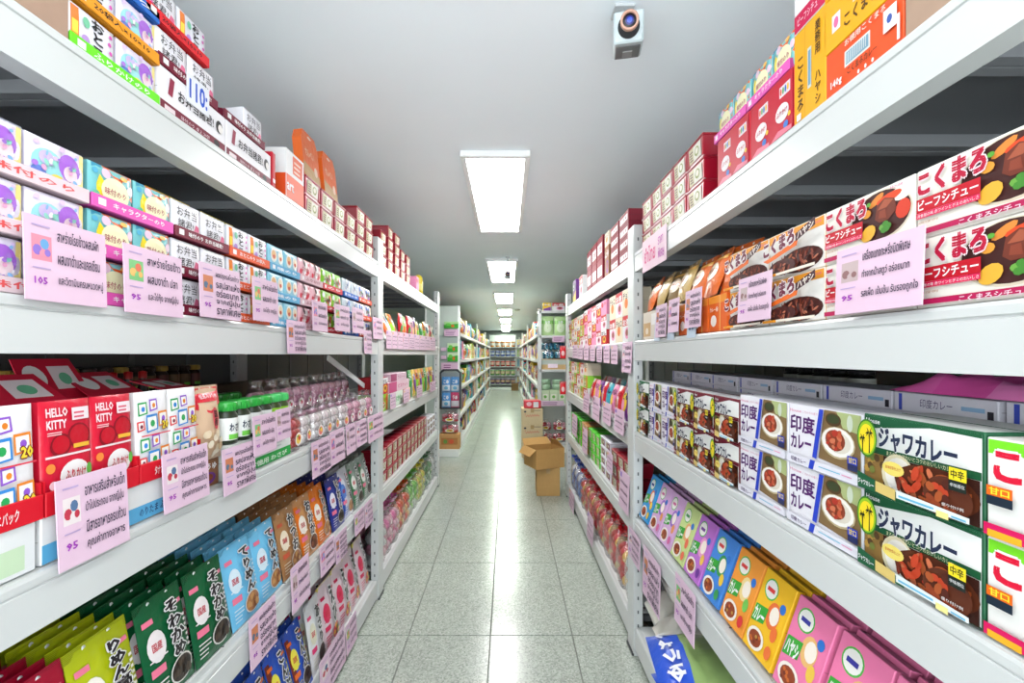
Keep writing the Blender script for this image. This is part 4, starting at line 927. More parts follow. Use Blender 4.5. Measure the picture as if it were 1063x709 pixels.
for n, (a, b_, c, d, k) in enumerate(((54, 490, 129, 578, 3), (164, 466, 212, 524, 3), (228, 462, 262, 508, 4), (259, 430, 283, 470, 1), (284, 424, 299, 456, 2), (321, 456, 340, 492, 4), (341, 446, 356, 480, 0), (357, 440, 367, 470, 2), (368, 436, 379, 462, 3), (380, 430, 396, 456, 1))):
    card('L', a, b_, c, d, k, T2, n, -.004 - .002*(n % 2), -.05)
# third shelf, far bay
S2 = 'far left third shelf'
def long_carton(w, h, d, bg, band, txt): return carton(w, h, d, bg, lambda p, w, h: (p.rect(.001, .001, w*.35, h - .001, band), p.text(txt, w*.42, h*.3, w*.9, h*.7, band, .03, res=1)))
for k, (y0, w, z_, P) in enumerate(((2.37, .13, 0, GEN['lime']), (2.37, .13, .09, GEN['red']), (2.52, .34, 0, long_carton(.34, .08, .14, (226, 246, 226), (50, 180, 90), 'おかし')), (2.52, .52, .081, long_carton(.52, .06, .14, (236, 206, 216), (206, 90, 140), 'ビスケット')), (2.88, .2, 0, long_carton(.2, .08, .14, (246, 190, 180), (226, 80, 70), 'クッキー')), (2.56, .4, .142, long_carton(.4, .045, .14, (226, 200, 214), (170, 80, 120), 'ウエハース')))):
    nm = ['lime carton', 'red carton', 'green and white long carton', 'long pale pink carton', 'salmon carton', 'topmost slim pink carton'][k]
    scaled('L', P, w, .085 if k < 2 else P.h, .12, 'biscuit_carton', '%s stacked near the post, far left third shelf' % nm, 'carton', 'cartons on the ' + S2, y0, Z + z_)
for k in range(9): scaled('L', GPO[('green', 'yellow', 'lime', 'yellow', 'lime', 'green', 'yellow', 'lime', 'yellow')[k]], .11, .19, .035, 'snack_pouch', '%s snack pouch, %s towards the far end, far left third shelf' % (('green', 'yellow', 'lime', 'yellow', 'lime', 'green', 'yellow', 'lime', 'yellow')[k], ORD[k]), 'pouch', 'pouches on the ' + S2, 3.12 + k*.115, Z, .012, -.08)
for k in range(4): card('L', 403 + k*14, 408 - k*4, 409 + k*14, 424 - k*6, k, S2, k, -.005, 0, True)
# --- fourth shelf, near bay: files of seasoning pouches
T1 = 'left fourth shelf'; Z1 = ZL[1] + .001
seq = ['maroon', 'crimson', 'yellow-green', 'dark green', 'dark green', 'light blue', 'light blue', 'brown', 'tan', 'orange', 'navy', 'white and blue', 'grey-green', 'grey-green']
cnt = {}
for k, c in enumerate(seq):
    cnt[c] = cnt.get(c, 0) + 1; multi = seq.count(c) > 1
    file_of('L', c, .475 + k*.1265, Z1, T1, ('near file' if cnt[c] == 1 else 'far file') if multi else 'its file', n=8)
def back_pouch(c, y0, dep, z, n): put('L', PO[c], 'seasoning_pouch', '%s pouch propped at the very back, %s from the near end, %s' % (c, ORD[n], T1), 'pouch', 'seasoning pouches on the ' + T1, y0, z, dep, -.12)
for n, (c, y0) in enumerate((('maroon', .5), ('maroon', .66), ('dark green', .9), ('dark green', 1.06), ('grey-green', 1.25))): back_pouch(c, y0, .33, Z1 + .06, n)
mb = MB(); mb.box(0, 0, 0, 1.2, .2, .06, (88, 92, 90), c=.003); put('L', Proto(mb.build('shelf_riser', 'moulded_plastic'), 1.2), 'shelf_riser', 'low grey step behind the pouches on the left fourth shelf', 'shelf riser', None, .45, Z1 - .0005, .3)
for n, (a, b_, c, d, k) in enumerate(((256, 630, 284, 682, 4), (300, 582, 319, 628, 2), (330, 562, 345, 592, 0), (346, 552, 358, 580, 4), (366, 530, 376, 552, 1), (377, 520, 385, 545, 3))): card('L', a, b_, c, d, k, T1, n, -.005, -.05)
tubs('L', P_TUB, 2.365, ZL[1], 11, 3, .122, 'far left fourth shelf', rz=.0615)
for c in range(3):
    for r_ in range(3): put('L', P_TUB_P, 'plastic_tub', 'white tub with purple label, %s column beyond crimson tubs, %s from bottom, far left' % (ORD[c], ORD[r_]), 'tub', 'white tubs on the far left fourth shelf', 3.74 + c*.13, ZL[1] + .001 + r_*.052)
# --- bottom shelf
T0 = 'left bottom shelf'; Z0 = ZL[0] + .001
for k in range(5): file_of('L', 'blue and brown', .98 + k*.117, Z0, T0, '%s file from near' % ORD[k], n=8, gap=.03, lean=-.22)
file_of('L', 'black and white', 1.565, Z0, T0, 'its file', n=6, gap=.04, lean=-.12)
for k in range(4): file_of('L', 'pink and white', 1.69 + k*.136, Z0, T0, '%s file from near' % ORD[k], n=6, gap=.045, lean=-.15)
for n, (a, b_, c, d, k) in enumerate(((330, 668, 356, 709, 3), (357, 642, 368, 672, 1))): card('L', a, b_, c, d, k, T0, n, -.006, -.05)
S0 = 'far left bottom shelf'
def tie_bag(cols, tie, seed): return clear_bag(.15, .26, .1, cols, None, seed, tie)
TB = {'pink': tie_bag([(236, 130, 180), (226, 90, 150), (240, 190, 210)], (236, 120, 180), 11), 'orange': tie_bag([(240, 110, 50), (226, 80, 60), (246, 190, 120)], (240, 100, 40), 12), 'green': tie_bag([(110, 206, 70), (226, 240, 220), (150, 220, 110)], (120, 220, 60), 13),
      'yellow': tie_bag([(240, 226, 60), (236, 210, 80), (200, 220, 90)], (240, 230, 40), 14), 'dark green': tie_bag([(60, 130, 70), (90, 150, 90), (200, 226, 200)], (50, 120, 60), 15), 'white': tie_bag([(236, 238, 238), (220, 224, 226)], (236, 240, 240), 16), 'grey': tie_bag([(200, 200, 210), (226, 150, 180), (226, 226, 230)], (226, 190, 206), 17), 'red': tie_bag([(206, 30, 44), (226, 70, 70), (240, 190, 90)], (222, 24, 40), 18), 'blue': tie_bag([(50, 90, 190), (226, 230, 240), (120, 150, 220)], (40, 80, 200), 19)}
n_ = {}
for k, c in enumerate(('grey', 'pink', 'pink', 'orange', 'orange', 'green', 'green', 'yellow', 'yellow', 'dark green', 'dark green', 'white')):
    for j in range(2):
        n_[c] = n_.get(c, 0) + 1
        put('L', TB[c], 'tied_bag', '%s tied clear bag, %s row, %s from the post, far left bottom shelf' % (c, ('front', 'back')[j], ORD[k]), 'bag', 'tied bags on the ' + S0, 2.37 + k*.152, Z0, .014 + j*.14, -.12*j, RND.uniform(-.04, .04))

# ================================================================= RIGHT RACK
R4, R3, R2, R1, R0 = ['right %s shelf' % n for n in ('top', 'second', 'third', 'fourth', 'bottom')]
Q4, Q3, Q2, Q1, Q0 = ['far right %s shelf' % n for n in ('top', 'second', 'third', 'fourth', 'bottom')]
# --- top shelf
P_KR = carton(.32, .26, .3, (158, 134, 116), lambda p, w, h: (p.text('いてあみそけい', w*.10, h*.24, w*.62, h*.36, (60, 120, 180), .02), p.text('ZESTY-BREADS  NET 20', w*.12, h*.14, w*.52, h*.20, (60, 120, 180), .01)), mat='kraft_board')
put('R', P_KR, 'cardboard_carton', 'plain brown cardboard carton with blue lettering on the right top shelf', 'carton', None, yr(930) - .32, ZR[4] + .001)
def d_or(p, w, h):
    p.rect(w*.28, h*.42, w*.62, h*.74, (226, 226, 220)); p.rect(w*.30, h*.46, w*.60, h*.70, (130, 170, 190))
    for k in range(12): p.rect(w*(.31 + .024*k), h*.48, w*(.318 + .024*k), h*.68, (226, 232, 232))
    p.text('お徳用こくまろ', w*.30, h*.82, w*.82, h*.95, (250, 226, 210), .02, res=1); p.text('こくまろカレー', w*.34, h*.22, w*.72, h*.36, (110, 50, 20), .03, res=1); p.text('140g', w*.1, h*.14, w*.26, h*.32, WHT, .03, res=1)
    p.rect(w*.80, h*.40, w*.95, h*.80, (244, 240, 240)); p.ell(w*.87, h*.6, w*.03, h*.08, (60, 90, 170)); p.rect(w*.955, h*.1, w*.985, h*.55, WHT)
    for k in range(3): p.ell(w*(.5 + .09*k), h*.1, w*.014, h*.04, WHT)
P_OR = carton(.147, .076, .2, (240, 86, 34), d_or)
put('R', P_OR, 'orange_carton', 'flat orange carton with barcode under the yellow carton, right top shelf', 'carton', None, yr(930) + .002, ZR[4] + .001)
def d_yl(p, w, h):
    p.rect(w*.12, h*.30, w*.24, h*.62, (246, 236, 236)); p.ell(w*.18, h*.46, w*.035, h*.1, (230, 110, 160))
    p.text('こくまろ', w*.3, h*.2, w*.72, h*.44, (90, 60, 10), .03, res=1); p.rect(w*.42, h*.5, w*.86, h*.9, (226, 226, 210)); p.rect(w*.45, h*.54, w*.83, h*.86, (130, 170, 180))
    for k in range(10): p.rect(w*(.46 + .037*k), h*.56, w*(.474 + .037*k), h*.84, (232, 232, 220))
P_YL = carton(.15, .085, .2, (240, 176, 22), d_yl)
for k in range(2): put('R', P_YL, 'yellow_carton', '%s yellow carton lying on the orange carton, right top shelf' % ('lower', 'upper')[k], 'carton', 'yellow cartons on the ' + R4, yr(930) + .003, ZR[4] + .078 + k*.086)
def d_yt(p, w, h):
    p.rect(w*.36, .001, w*.37, h - .001, (206, 146, 16)); p.text('こ\nく\nま\nろ', w*.12, h*.14, w*.32, h*.70, (90, 60, 10), .03, res=1); p.rect(w*.46, h*.3, w*.58, h*.72, (206, 214, 200)); p.rect(w*.48, h*.33, w*.56, h*.69, (120, 160, 180))
    p.text('ハ\nヤ\nシ', w*.7, h*.08, w*.86, h*.40, (90, 60, 10), .02, res=1); p.text('業\n務\n用', w*.7, h*.58, w*.86, h*.92, (90, 60, 10), .02, res=1); p.rect(w*.12, h*.04, w*.26, h*.11, WHT)
P_YT = carton(.083, .165, .2, (240, 176, 22), d_yt)
put('R', P_YT, 'yellow_carton', 'tall yellow carton standing beside the orange carton, right top shelf', 'carton', 'yellow cartons on the ' + R4, yr(850) + .001, ZR[4] + .001)
mb = MB(); mb.box(0, 0, 0, .082, .16, .08, (238, 238, 240), c=.001); p = Print(mb); p.rect(.001, .001, .081, .032, (206, 20, 80)); p.text('ビーフシチュー', .01, .01, .072, .024, (250, 200, 216), .02, res=1)
put('R', Proto(mb.build('carton', 'printed_card'), .082), 'crimson_banded_carton', 'white carton with crimson foot band on top of the tall yellow carton', 'carton', None, yr(850) + .0015, ZR[4] + .167)
def d_redc(p, w, h):
    for a in (0, .5):
        p.rect(w*(a + .01), .002, w*(a + .49), h - .002, (198, 20, 50)); p.poly([(w*(a + .22), h*.66), (w*(a + .44), h*.66), (w*(a + .44), h*.84), (w*(a + .22), h*.84)], (240, 226, 236))
        for k, c in enumerate(((226, 90, 40), (90, 170, 90), (60, 120, 200), (240, 190, 40))): p.ell(w*(a + .25 + .05*k), h*.75, w*.02, h*.06, c, 9)
        p.ell(w*(a + .28), h*.4, w*.14, h*.15, (240, 236, 238), 16); p.ell(w*(a + .36), h*.17, w*.05, h*.06, (60, 120, 200)); p.ell(w*(a + .43), h*.3, w*.03, h*.04, (246, 200, 60)); p.text('ふりかけ', w*(a + .17), h*.36, w*(a + .39), h*.45, (206, 40, 60), .02, res=1); p.poly([(w*(a + .05), .004), (w*(a + .48), .004), (w*(a + .48), h*.1), (w*(a + .2), h*.14)], (236, 130, 150))
P_RC = carton(.15, .115, .16, (206, 24, 54), d_redc, side=(228, 34, 50))
for k in range(2):
    put('R', P_RC, 'red_carton', 'red carton with white oval print under the pink trays, %s of two, right top shelf' % ('near', 'far')[k], 'carton', 'red cartons on the ' + R4, yr(818) + .001 + k*.154, ZR[4] + .001)
    stack_trays('R', 'orange', yr(818) + k*.157 - .01, ZR[4] + .117, R4, 1, 'orange', tnames=[('near', 'far')[k]], sx=.86)
    for j in range(2):
        mb = MB(); mb.prism([(0, 0), (.07, 0), (.065, .05), (.005, .05)], 'y', 0, .0012, (226, 130, 40)); Print(mb).ell(.035, .025, .014, .01, (190, 90, 200))
        put('R', Proto(mb.build('tray_lid', 'printed_card'), .07), 'tray_lid', 'opened orange flap above the %s pink tray, %s of two, right top shelf' % (('near', 'far')[k], ('left', 'right')[j]), 'flap', 'orange flaps on the ' + R4, yr(818) + k*.157 + .075*(1 - j), ZR[4] + .175, .07, -.5)
tubs('R', P_TUB, 1.222, ZR[4], 3, 3, .116, R4)
tubs('R', P_TUB, 1.575, ZR[4], 2, 3, .116, R4 + ' by the post', dep=.02)
# far bay
Zq = ZR[4] + .001
def d_mar(p, w, h): p.rect(w*.1, h*.25, w*.9, h*.7, (236, 230, 232)); p.text('ごま油', w*.2, h*.35, w*.8, h*.6, (120, 20, 40), .03, res=1)
P_MAR = carton(.16, .055, .12, (132, 18, 42), d_mar)
for k in range(2):
    for j in range(4): put('R', P_MAR, 'maroon_box', 'maroon box with white panel, %s pile from post, %s from bottom, right top shelf' % (ORD[k], ORD[j]), 'box', 'maroon boxes on the ' + Q4, 1.98 + k*.18, Zq + j*.0555)
scaled('R', GEN['brown'], .1, .16, .1, 'tan_box', 'tan box between maroon piles on the right top shelf', 'box', None, 2.36, Zq); scaled('R', GEN['cream'], .1, .07, .1, 'cream_box', 'small cream box on the tan box, right top shelf', 'box', None, 2.36, Zq + .161)
for k in range(3):
    for j in range(2): scaled('R', P_MAR, .15, .125, .12, 'crimson_box', 'tall crimson box, %s from the tan box, %s layer, far right top shelf' % (ORD[k], ('lower', 'upper')[j]), 'box', 'crimson boxes on the ' + Q4, 2.52 + k*.17, Zq + j*.126)
scaled('R', GEN['white'], .14, .15, .1, 'white_box', 'white box near the far end of the right top shelf', 'box', None, 3.2, Zq); scaled('R', GEN['purple'], .16, .17, .1, 'purple_box', 'purple and white box at the far end of the right top shelf', 'box', None, 3.5, Zq)
# the sale sign on the top beam
mb = MB(); mb.box(0, 0, 0, .26, .0015, .115, (240, 206, 222), c=.0005); p = Print(mb); p.text('ยำไทย', .03, .03, .15, .085, (226, 50, 130), .03); p.text('ราคา\nพิเศษ', .18, .02, .24, .09, (206, 60, 190), .01)
put('R', Proto(mb.build('sale_sign', 'printed_card'), .26), 'sale_sign', 'pink sale sign with red Thai lettering hung on the right top beam', 'sign', None, yr(693), ZR[4] - .105, -.004)
# --- second shelf: stew and hayashi cartons
Z = ZR[3] + .001
def grid(P, name, look, y0, n, rows, z, where, pitch=None, dep=.012, layers=2, cat='carton'):
    pt = pitch or P.w + .003
    for c in range(n):
        for r_ in range(rows):
            for d in range(layers):
                pos = '' if layers == 1 else (', front' if d == 0 else ', behind')
                put('R', P, name, '%s, %s column from near, %s row%s, %s' % (look, ORD[c], ('lower', 'upper', 'third')[r_], pos, where), cat, look + 's on the ' + where, y0 + c*pt, z + r_*(P.h + .0006), dep + d*(P.d + .003), 0, RND.uniform(-.003, .003))
grid(P_STEW, 'stew_carton', 'white beef stew carton', .253, 3, 2, Z, R3, layers=1)
grid(P_HAYASHI, 'hayashi_carton', 'orange-topped hayashi carton', .7525, 2, 2, Z, R3, layers=1)
def d_hot(p, w, h):
    p.rect(.001, h*.78, w - .001, h - .001, (246, 150, 40)); p.rect(w*.62, .001, w*.66, h - .001, (250, 190, 110)); p.ell(w*.3, h*.3, w*.16, h*.16, (250, 240, 230), 14); p.text('カレー粉', w*.1, h*.55, w*.55, h*.68, (250, 230, 210), .02, res=1)
P_HOT = carton(.1, .09, .1, (238, 104, 30), d_hot)
for k in range(3): put('R', P_HOT, 'orange_carton', 'orange curry powder carton, %s from the hayashi cartons, right second shelf' % ORD[k], 'carton', 'orange cartons on the ' + R3, 1.09 + k*.103, Z)
P_TAN = carton(.17, .1, .12, (226, 216, 200), lambda p, w, h: (p.rect(w*.05, h*.1, w*.55, h*.6, (206, 170, 120)), p.rect(w*.6, h*.5, w*.95, h*.9, (240, 238, 234)), p.ell(w*.3, h*.3, w*.1, h*.12, (238, 226, 206))))
for k in range(2): put('R', P_TAN, 'tan_carton', 'white and tan carton under the spice bags, %s the post, right second shelf' % ('farther from', 'beside')[k], 'carton', 'tan cartons on the ' + R3, 1.42 + k*.175, Z)
def d_spice(p, w, h): p.ell(w*.5, h*.5, w*.32, h*.2, (240, 220, 190)); p.text('スパイス', w*.2, h*.44, w*.8, h*.56, (200, 60, 30), .03, res=1); p.rect(.004, h*.75, w - .004, h*.85, (246, 190, 90))
SB = {'orange': pouch(.11, .13, .035, (236, 116, 40), d_spice), 'gold': pouch(.11, .13, .035, (206, 176, 110), d_spice), 'brown': pouch(.11, .13, .035, (150, 126, 84), d_spice)}
for k, c in enumerate(('orange', 'orange', 'orange', 'gold', 'brown', 'gold', 'orange')):
    put('R', SB[c], 'spice_bag', '%s spice bag on cartons, %s from the hayashi cartons, right second shelf' % (c, ORD[k]), 'bag', 'spice bags on the ' + R3, 1.08 + k*.103, Z + (.092 if k < 3 else .102), .025, -.35, RND.uniform(-.15, .15))
for n, (a, b_, c, d, k) in enumerate(((873, 247, 966, 322, 2), (771, 285, 806, 333, 2), (714, 300, 731, 340, 4), (697, 310, 708, 345, 0), (683, 316, 694, 350, 4), (648, 355, 658, 387, 3))): card('R', a, b_, c, d, k, R3, n, -.004 - .002*(n % 2), -.04)
for k in range(3):
    mb = MB(); mb.box(0, 0, 0, .06, .001, .075, (206, 222, 236), c=.0003); Print(mb).text(('80', '80', '75')[k], .012, .02, .048, .056, (60, 100, 170), .02, res=1)
    put('R', Proto(mb.build('handwritten_note', 'printed_card'), .06), 'handwritten_note', 'pale blue handwritten price note, %s of three from the near end, right second shelf' % ORD[k], 'note', 'blue notes on the ' + R3, (1.24, 1.4, 1.53)[k], ZR[3] - .01, -.002, -.05)
# far bay second shelf
Zb = ZR[3] + .001
def pile(P, name, look, y0, n, rows, z, where, w, h, d=.09, cat='box', side='R', dep=.012):
    for c in range(n):
        for r_ in range(rows): scaled(side, P if not isinstance(P, list) else P[(c + r_) % len(P)], w, h, d, name, '%s, %s column from near, %s from bottom, %s' % (look, ORD[c], ORD[r_], where), cat, look + 's on the ' + where, y0 + c*(w + .003), z + r_*(h + .0006), dep)
pile([GEN['white'], GEN['cream']], 'tall_white_box', 'white box with pictures', 1.95, 3, 2, Zb, Q3, .13, .115)
pile([GEN['red'], GEN['white'], GEN['pink']], 'red_white_box', 'red and white box', 2.42, 5, 3, Zb, Q3, .14, .078)
pile([GEN['white'], GEN['lime'], GEN['red'], GEN['cream']], 'mixed_box', 'small mixed-colour box', 3.16, 5, 3, Zb, Q3, .14, .074)
for k in range(7): card('R', 596 + k*5.5 + k*k*.25, 358, 601 + k*5.5 + k*k*.3, 372 + k, k % 5, Q3, k, -.005 - .001*k, 0, True)
# --- third shelf: curry cartons
Z = ZR[2] + .001
grid(P_KOKU, 'curry_carton', 'green-topped curry carton', yr(1012) - .152*2, 2, 2, Z, R2, layers=2)
grid(P_JAVA, 'curry_carton', 'dark green palm-emblem curry carton', yr(1012) + .001, 1, 2, Z, R2)
grid(P_INDO, 'curry_carton', 'white curry carton with blue stripe', yr(888) + .001, 2, 2, Z, R2)
grid(P_JAVA_RED, 'curry_carton', 'maroon palm-emblem curry carton', 1.031, 3, 2, Z, R2)
grid(P_INDO_S, 'curry_carton', 'small white curry carton', 1.414, 2, 2, Z, R2)
grid(P_JAVA_GRN, 'curry_carton', 'small green palm-emblem curry carton', 1.69, 1, 2, Z, R2)
for c in range(8):
    for r_ in range(8): put('R', P_INDO_FLAT, 'flat_carton', 'white carton lying flat behind curry row, %s pile from near, %s layer, right' % (ORD[c], ORD[r_]), 'carton', 'flat cartons behind the ' + R2, .42 + c*.169, Z + r_*.0302, .125, 0, RND.uniform(-.03, .03))
def cloth(cols, w=.4, h=.07, d=.22, seed=1):
    r = random.Random(seed); mb = MB(); n, m = 22, 12; vs = []; fs = []; cs = []
    for j in range(m + 1):
        for i in range(n + 1):
            a = i/n; b_ = j/m; e = min(1, 5*a, 5*(1 - a), 4*b_, 4*(1 - b_)); vs.append((w*a, d*b_, h*e*(.72 + .28*math.sin(a*19 + 5*b_) * math.cos(b_*9 + a*6))))
    for j in range(m):
        for i in range(n): fs.append((j*(n+1)+i, j*(n+1)+i+1, (j+1)*(n+1)+i+1, (j+1)*(n+1)+i)); cs.append(cols[(i // 5) % len(cols)])
    mb.mesh(vs, fs, cs, True); return Proto(mb.build('folded_cloth', 'matte_paint'), w, h, d)
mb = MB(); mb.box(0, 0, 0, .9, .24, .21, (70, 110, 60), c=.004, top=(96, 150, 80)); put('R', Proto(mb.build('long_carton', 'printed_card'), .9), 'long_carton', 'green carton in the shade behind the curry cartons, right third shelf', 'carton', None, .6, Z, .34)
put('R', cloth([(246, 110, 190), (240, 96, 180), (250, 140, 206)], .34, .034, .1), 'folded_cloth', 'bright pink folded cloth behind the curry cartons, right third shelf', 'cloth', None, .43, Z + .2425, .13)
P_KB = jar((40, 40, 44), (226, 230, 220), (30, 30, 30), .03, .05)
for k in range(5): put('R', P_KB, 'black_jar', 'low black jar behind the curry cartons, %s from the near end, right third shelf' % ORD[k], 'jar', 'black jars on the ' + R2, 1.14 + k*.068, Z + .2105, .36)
# far bay third shelf
Zb = ZR[2] + .001
GP2 = {'purple': GPO['purple'], 'pink': GPO['pink'], 'white': GPO['white'], 'teal': GPO['teal']}
for k, c in enumerate(('pink', 'purple', 'white', 'pink', 'teal', 'white', 'purple', 'pink', 'white')):
    for j in range(2): scaled('R', GP2[c], .11, .15 + .02*j, .04, 'snack_pouch', '%s snack pouch, %s row, %s from the post, far right third shelf' % (c, ('front', 'back')[j], ORD[k]), 'pouch', 'snack pouches on the ' + Q2, 1.95 + k*.115, Zb, .012 + .06*j, -.15)
pile([GEN['white'], GEN['lime'], GEN['cream']], 'white_green_box', 'white and green box', 3.0, 6, 3, Zb, Q2, .145, .082)
for k, (a, b_, c, d) in enumerate(((640, 425, 650, 450), (628, 418, 636, 440), (617, 412, 624, 436), (607, 408, 613, 428))): card('R', a, b_, c, d, k, Q2, k, -.006, -.04, True)
# --- fourth shelf: thin picture-book like curry boxes in files
Z = ZR[1] + .001
def thin(bg, a, b_, c, txt, seed):
    def f(p, w, h):
        r = random.Random(seed)
        p.rect(.004, .004, w - .004, h - .004, bg); p.ell(w*.34, h*.80, w*.22, h*.13, (90, 190, 80), 18); p.ell(w*.34, h*.80, w*.19, h*.11, (246, 246, 240), 16); p.rect(w*.22, h*.77, w*.46, h*.82, c)
        p.ell(w*.62, h*.55, w*.2, h*.16, b_, 16); p.ell(w*.66, h*.56, w*.14, h*.11, (250, 240, 226), 14); p.ell(w*.82, h*.7, w*.09, h*.06, (50, 120, 210), 10); p.ell(w*.8, h*.38, w*.1, h*.09, a, 10)
        p.poly([(w*.04, h*.32), (w*.44, h*.38), (w*.46, h*.58), (w*.06, h*.54)], (60, 170, 60)); p.text(txt, w*.08, h*.36, w*.42, h*.52, WHT, .05, res=1)
        p.ell(w*.36, h*.17, w*.28, h*.13, (246, 240, 230), 16); p.ell(w*.36, h*.17, w*.21, h*.095, (150, 70, 40), 14)
        for k in range(6): p.ell(w*r.uniform(.2, .5), h*r.uniform(.11, .22), w*.04, h*.022, r.choice([(210, 110, 50), (120, 50, 30), (190, 150, 70)]), 7)
        p.ell(w*.82, h*.16, w*.1, h*.08, r.choice([a, b_, c]), 10)
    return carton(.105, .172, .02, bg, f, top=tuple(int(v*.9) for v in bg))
TH = {'pink': thin((244, 130, 176), (240, 200, 80), (240, 190, 120), (60, 60, 160), 'ハヤシ', 1), 'yellow': thin((250, 196, 40), (240, 120, 60), (240, 120, 60), (226, 60, 60), 'カレー', 2), 'orange': thin((248, 160, 60), (120, 200, 90), (246, 220, 150), (220, 60, 60), 'カレー', 3), 'blue': thin((70, 140, 226), (240, 200, 60), (60, 160, 90), (226, 60, 60), 'カレー', 4),
      'purple': thin((196, 120, 214), (246, 200, 90), (240, 160, 210), (120, 60, 160), 'シチュー', 5), 'pale green': thin((206, 226, 150), (240, 120, 90), (240, 180, 120), (60, 150, 80), 'カレー', 6), 'lilac': thin((222, 180, 226), (240, 160, 90), (160, 110, 210), (226, 110, 170), 'カレー', 7), 'sky blue': thin((60, 160, 226), (250, 210, 60), (240, 130, 70), (30, 60, 140), 'カレー', 8)}
for k, c in enumerate(('pink', 'pink', 'pink', 'pink', 'yellow', 'orange', 'blue', 'purple', 'pale green', 'lilac', 'lilac', 'sky blue')):
    w_ = 'its file' if c not in ('pink', 'lilac') else '%s such file' % ORD[k if c == 'pink' else k - 9]
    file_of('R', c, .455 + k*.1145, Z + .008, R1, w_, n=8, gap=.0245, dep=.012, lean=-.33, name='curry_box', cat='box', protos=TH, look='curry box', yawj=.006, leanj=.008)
for k, (c, y0, w) in enumerate((('yellow', .52, .2), ('orange', .74, .22), ('pink', .98, .2), ('green', 1.2, .2), ('red', 1.42, .2), ('red', 1.63, .18))):
    scaled('R', GEN[c], w, .2, .12, 'upright_box', '%s box behind the filed curry boxes, %s from near end, right fourth shelf' % (c, ORD[k]), 'box', 'rear boxes on the ' + R1, y0, Z, .3)
for n, (a, b_, c, d, k) in enumerate(((655, 553, 667, 584, 3), (670, 577, 688, 629, 4), (704, 606, 725, 658, 1))): card('R', a, b_, c, d, k, R1, n, -.006, -.03)
# far bay fourth shelf
tubs('R', P_TUB, 1.95, ZR[1], 3, 3, .12, Q1)
pile(P_TUB_P, 'plastic_tub', 'white tub with purple label', 2.33, 2, 4, ZR[1] + .001, Q1, .12, .05, .1, 'tub')
tubs('R', P_TUB_G, 2.6, ZR[1], 3, 3, .125, Q1 + ' near half', 'green plastic tub'); tubs('R', P_TUB_O, 2.99, ZR[1], 2, 3, .125, Q1, 'tan plastic tub'); tubs('R', P_TUB_G, 3.26, ZR[1], 4, 3, .13, Q1 + ' far half', 'green plastic tub')
for k, (a, b_, c, d) in enumerate(((645, 490, 655, 530), (632, 470, 638, 490), (606, 445, 611, 470), (595, 430, 600, 452))): card('R', a, b_, c, d, k, Q1, k, -.006, -.04, True)
# --- bottom shelf
Z = ZR[0] + .001
def sack(w, d, h, seed, plain=None):
    """lying sack: blue printed end towards the aisle, green and white top with a red oval"""
    r = random.Random(seed); mb = MB(); n, m = 14, 16
    def hh(a, b_): return max(math.sin(math.pi*a), 0)**.45 * max(math.sin(math.pi*b_), 0)**.4
    for sg in (1, -1):
        vs = []; fs = []; cs = []
        for j in range(m + 1):
            for i in range(n + 1): a = i/n; b_ = j/m; vs.append((w*a, d*b_, h*.45 + sg*h*.5*hh(a, b_) + .004*math.sin(a*23 + b_*17)*hh(a, b_)))
        for j in range(m):
            for i in range(n):
                q = (j*(n+1)+i, j*(n+1)+i+1, (j+1)*(n+1)+i+1, (j+1)*(n+1)+i); fs.append(q if sg == 1 else q[::-1])
                b_ = (j + .5)/m; cs.append(plain if plain else (40, 90, 214) if b_ < .26 else ((150, 180, 110) if b_ < .55 else (206, 210, 196)))
        mb.mesh(vs, fs, cs, True)
    body = mb.build('sack', 'glossy_film')
    if plain: return Proto(body, w, h, d)
    mb = MB(); zt = lambda a, b_: h*.45 + h*.5*hh(a, b_) + .004*math.sin(a*23 + b_*17)*hh(a, b_) + .004
    def ov(cx, cy, rx, ry, c, dz): mb.poly([(w*(cx + rx*math.cos(t*.314)), d*(cy + ry*math.sin(t*.314)), zt(cx + rx*math.cos(t*.314), cy + ry*math.sin(t*.314)) + dz) for t in range(20)], c)
    ov(.5, .62, .24, .13, (200, 60, 40), .002); ov(.5, .62, .19, .10, (226, 190, 120), .004)
    oval = mb.build('oval_print', 'printed_card'); mb = MB()
    vs, fs, x0, y0, tw, th = glyphs('しょうゆ', .04, 1)
    mb.mesh([(w*(.1 + .8*(x - x0)/tw), d*(.06 + .14*(y - y0)/th), zt(.1 + .8*(x - x0)/tw, .06 + .14*(y - y0)/th) + .004) for x, y in vs], fs, (240, 244, 250))
    return Proto(body, w, h, d, [('oval_print', oval), ('lettering', mb.build('lettering', 'printed_card'))])
P_SACK = sack(.27, .34, .12, 4)
P_SOFT = sack(.15, .3, .2, 6, (236, 233, 222))
for k, (y0, z_, dd) in enumerate(((1.5, .016, .01), (1.665, .016, .03), (1.51, .21, .03), (1.66, .21, .07))): put('R', P_SOFT, 'noodle_bag', 'plump pale bag of noodles beside the post, %s, right bottom shelf' % ('lower near', 'lower far', 'upper near', 'upper far')[k], 'bag', 'noodle bags on the ' + R0, y0, Z + z_, dd)
for k, (y0, z_, dd, yw) in enumerate(((1.2, .012, -.05, .1), (1.19, .135, -.07, -.12), (.9, .012, .0, .05), (.91, .135, .02, -.05), (.6, .012, .0, 0))): put('R', P_SACK, 'soy_sack', 'lying blue and green sack, %s, right bottom shelf' % ('lower, beside the noodle bags', 'upper, beside the noodle bags', 'lower, second from the noodle bags', 'upper, second from the noodle bags', 'third from the noodle bags')[k], 'sack', 'sacks on the ' + R0, y0, Z + z_, dd, 0, yw)
Z = ZR[0] + .001; nn = 0
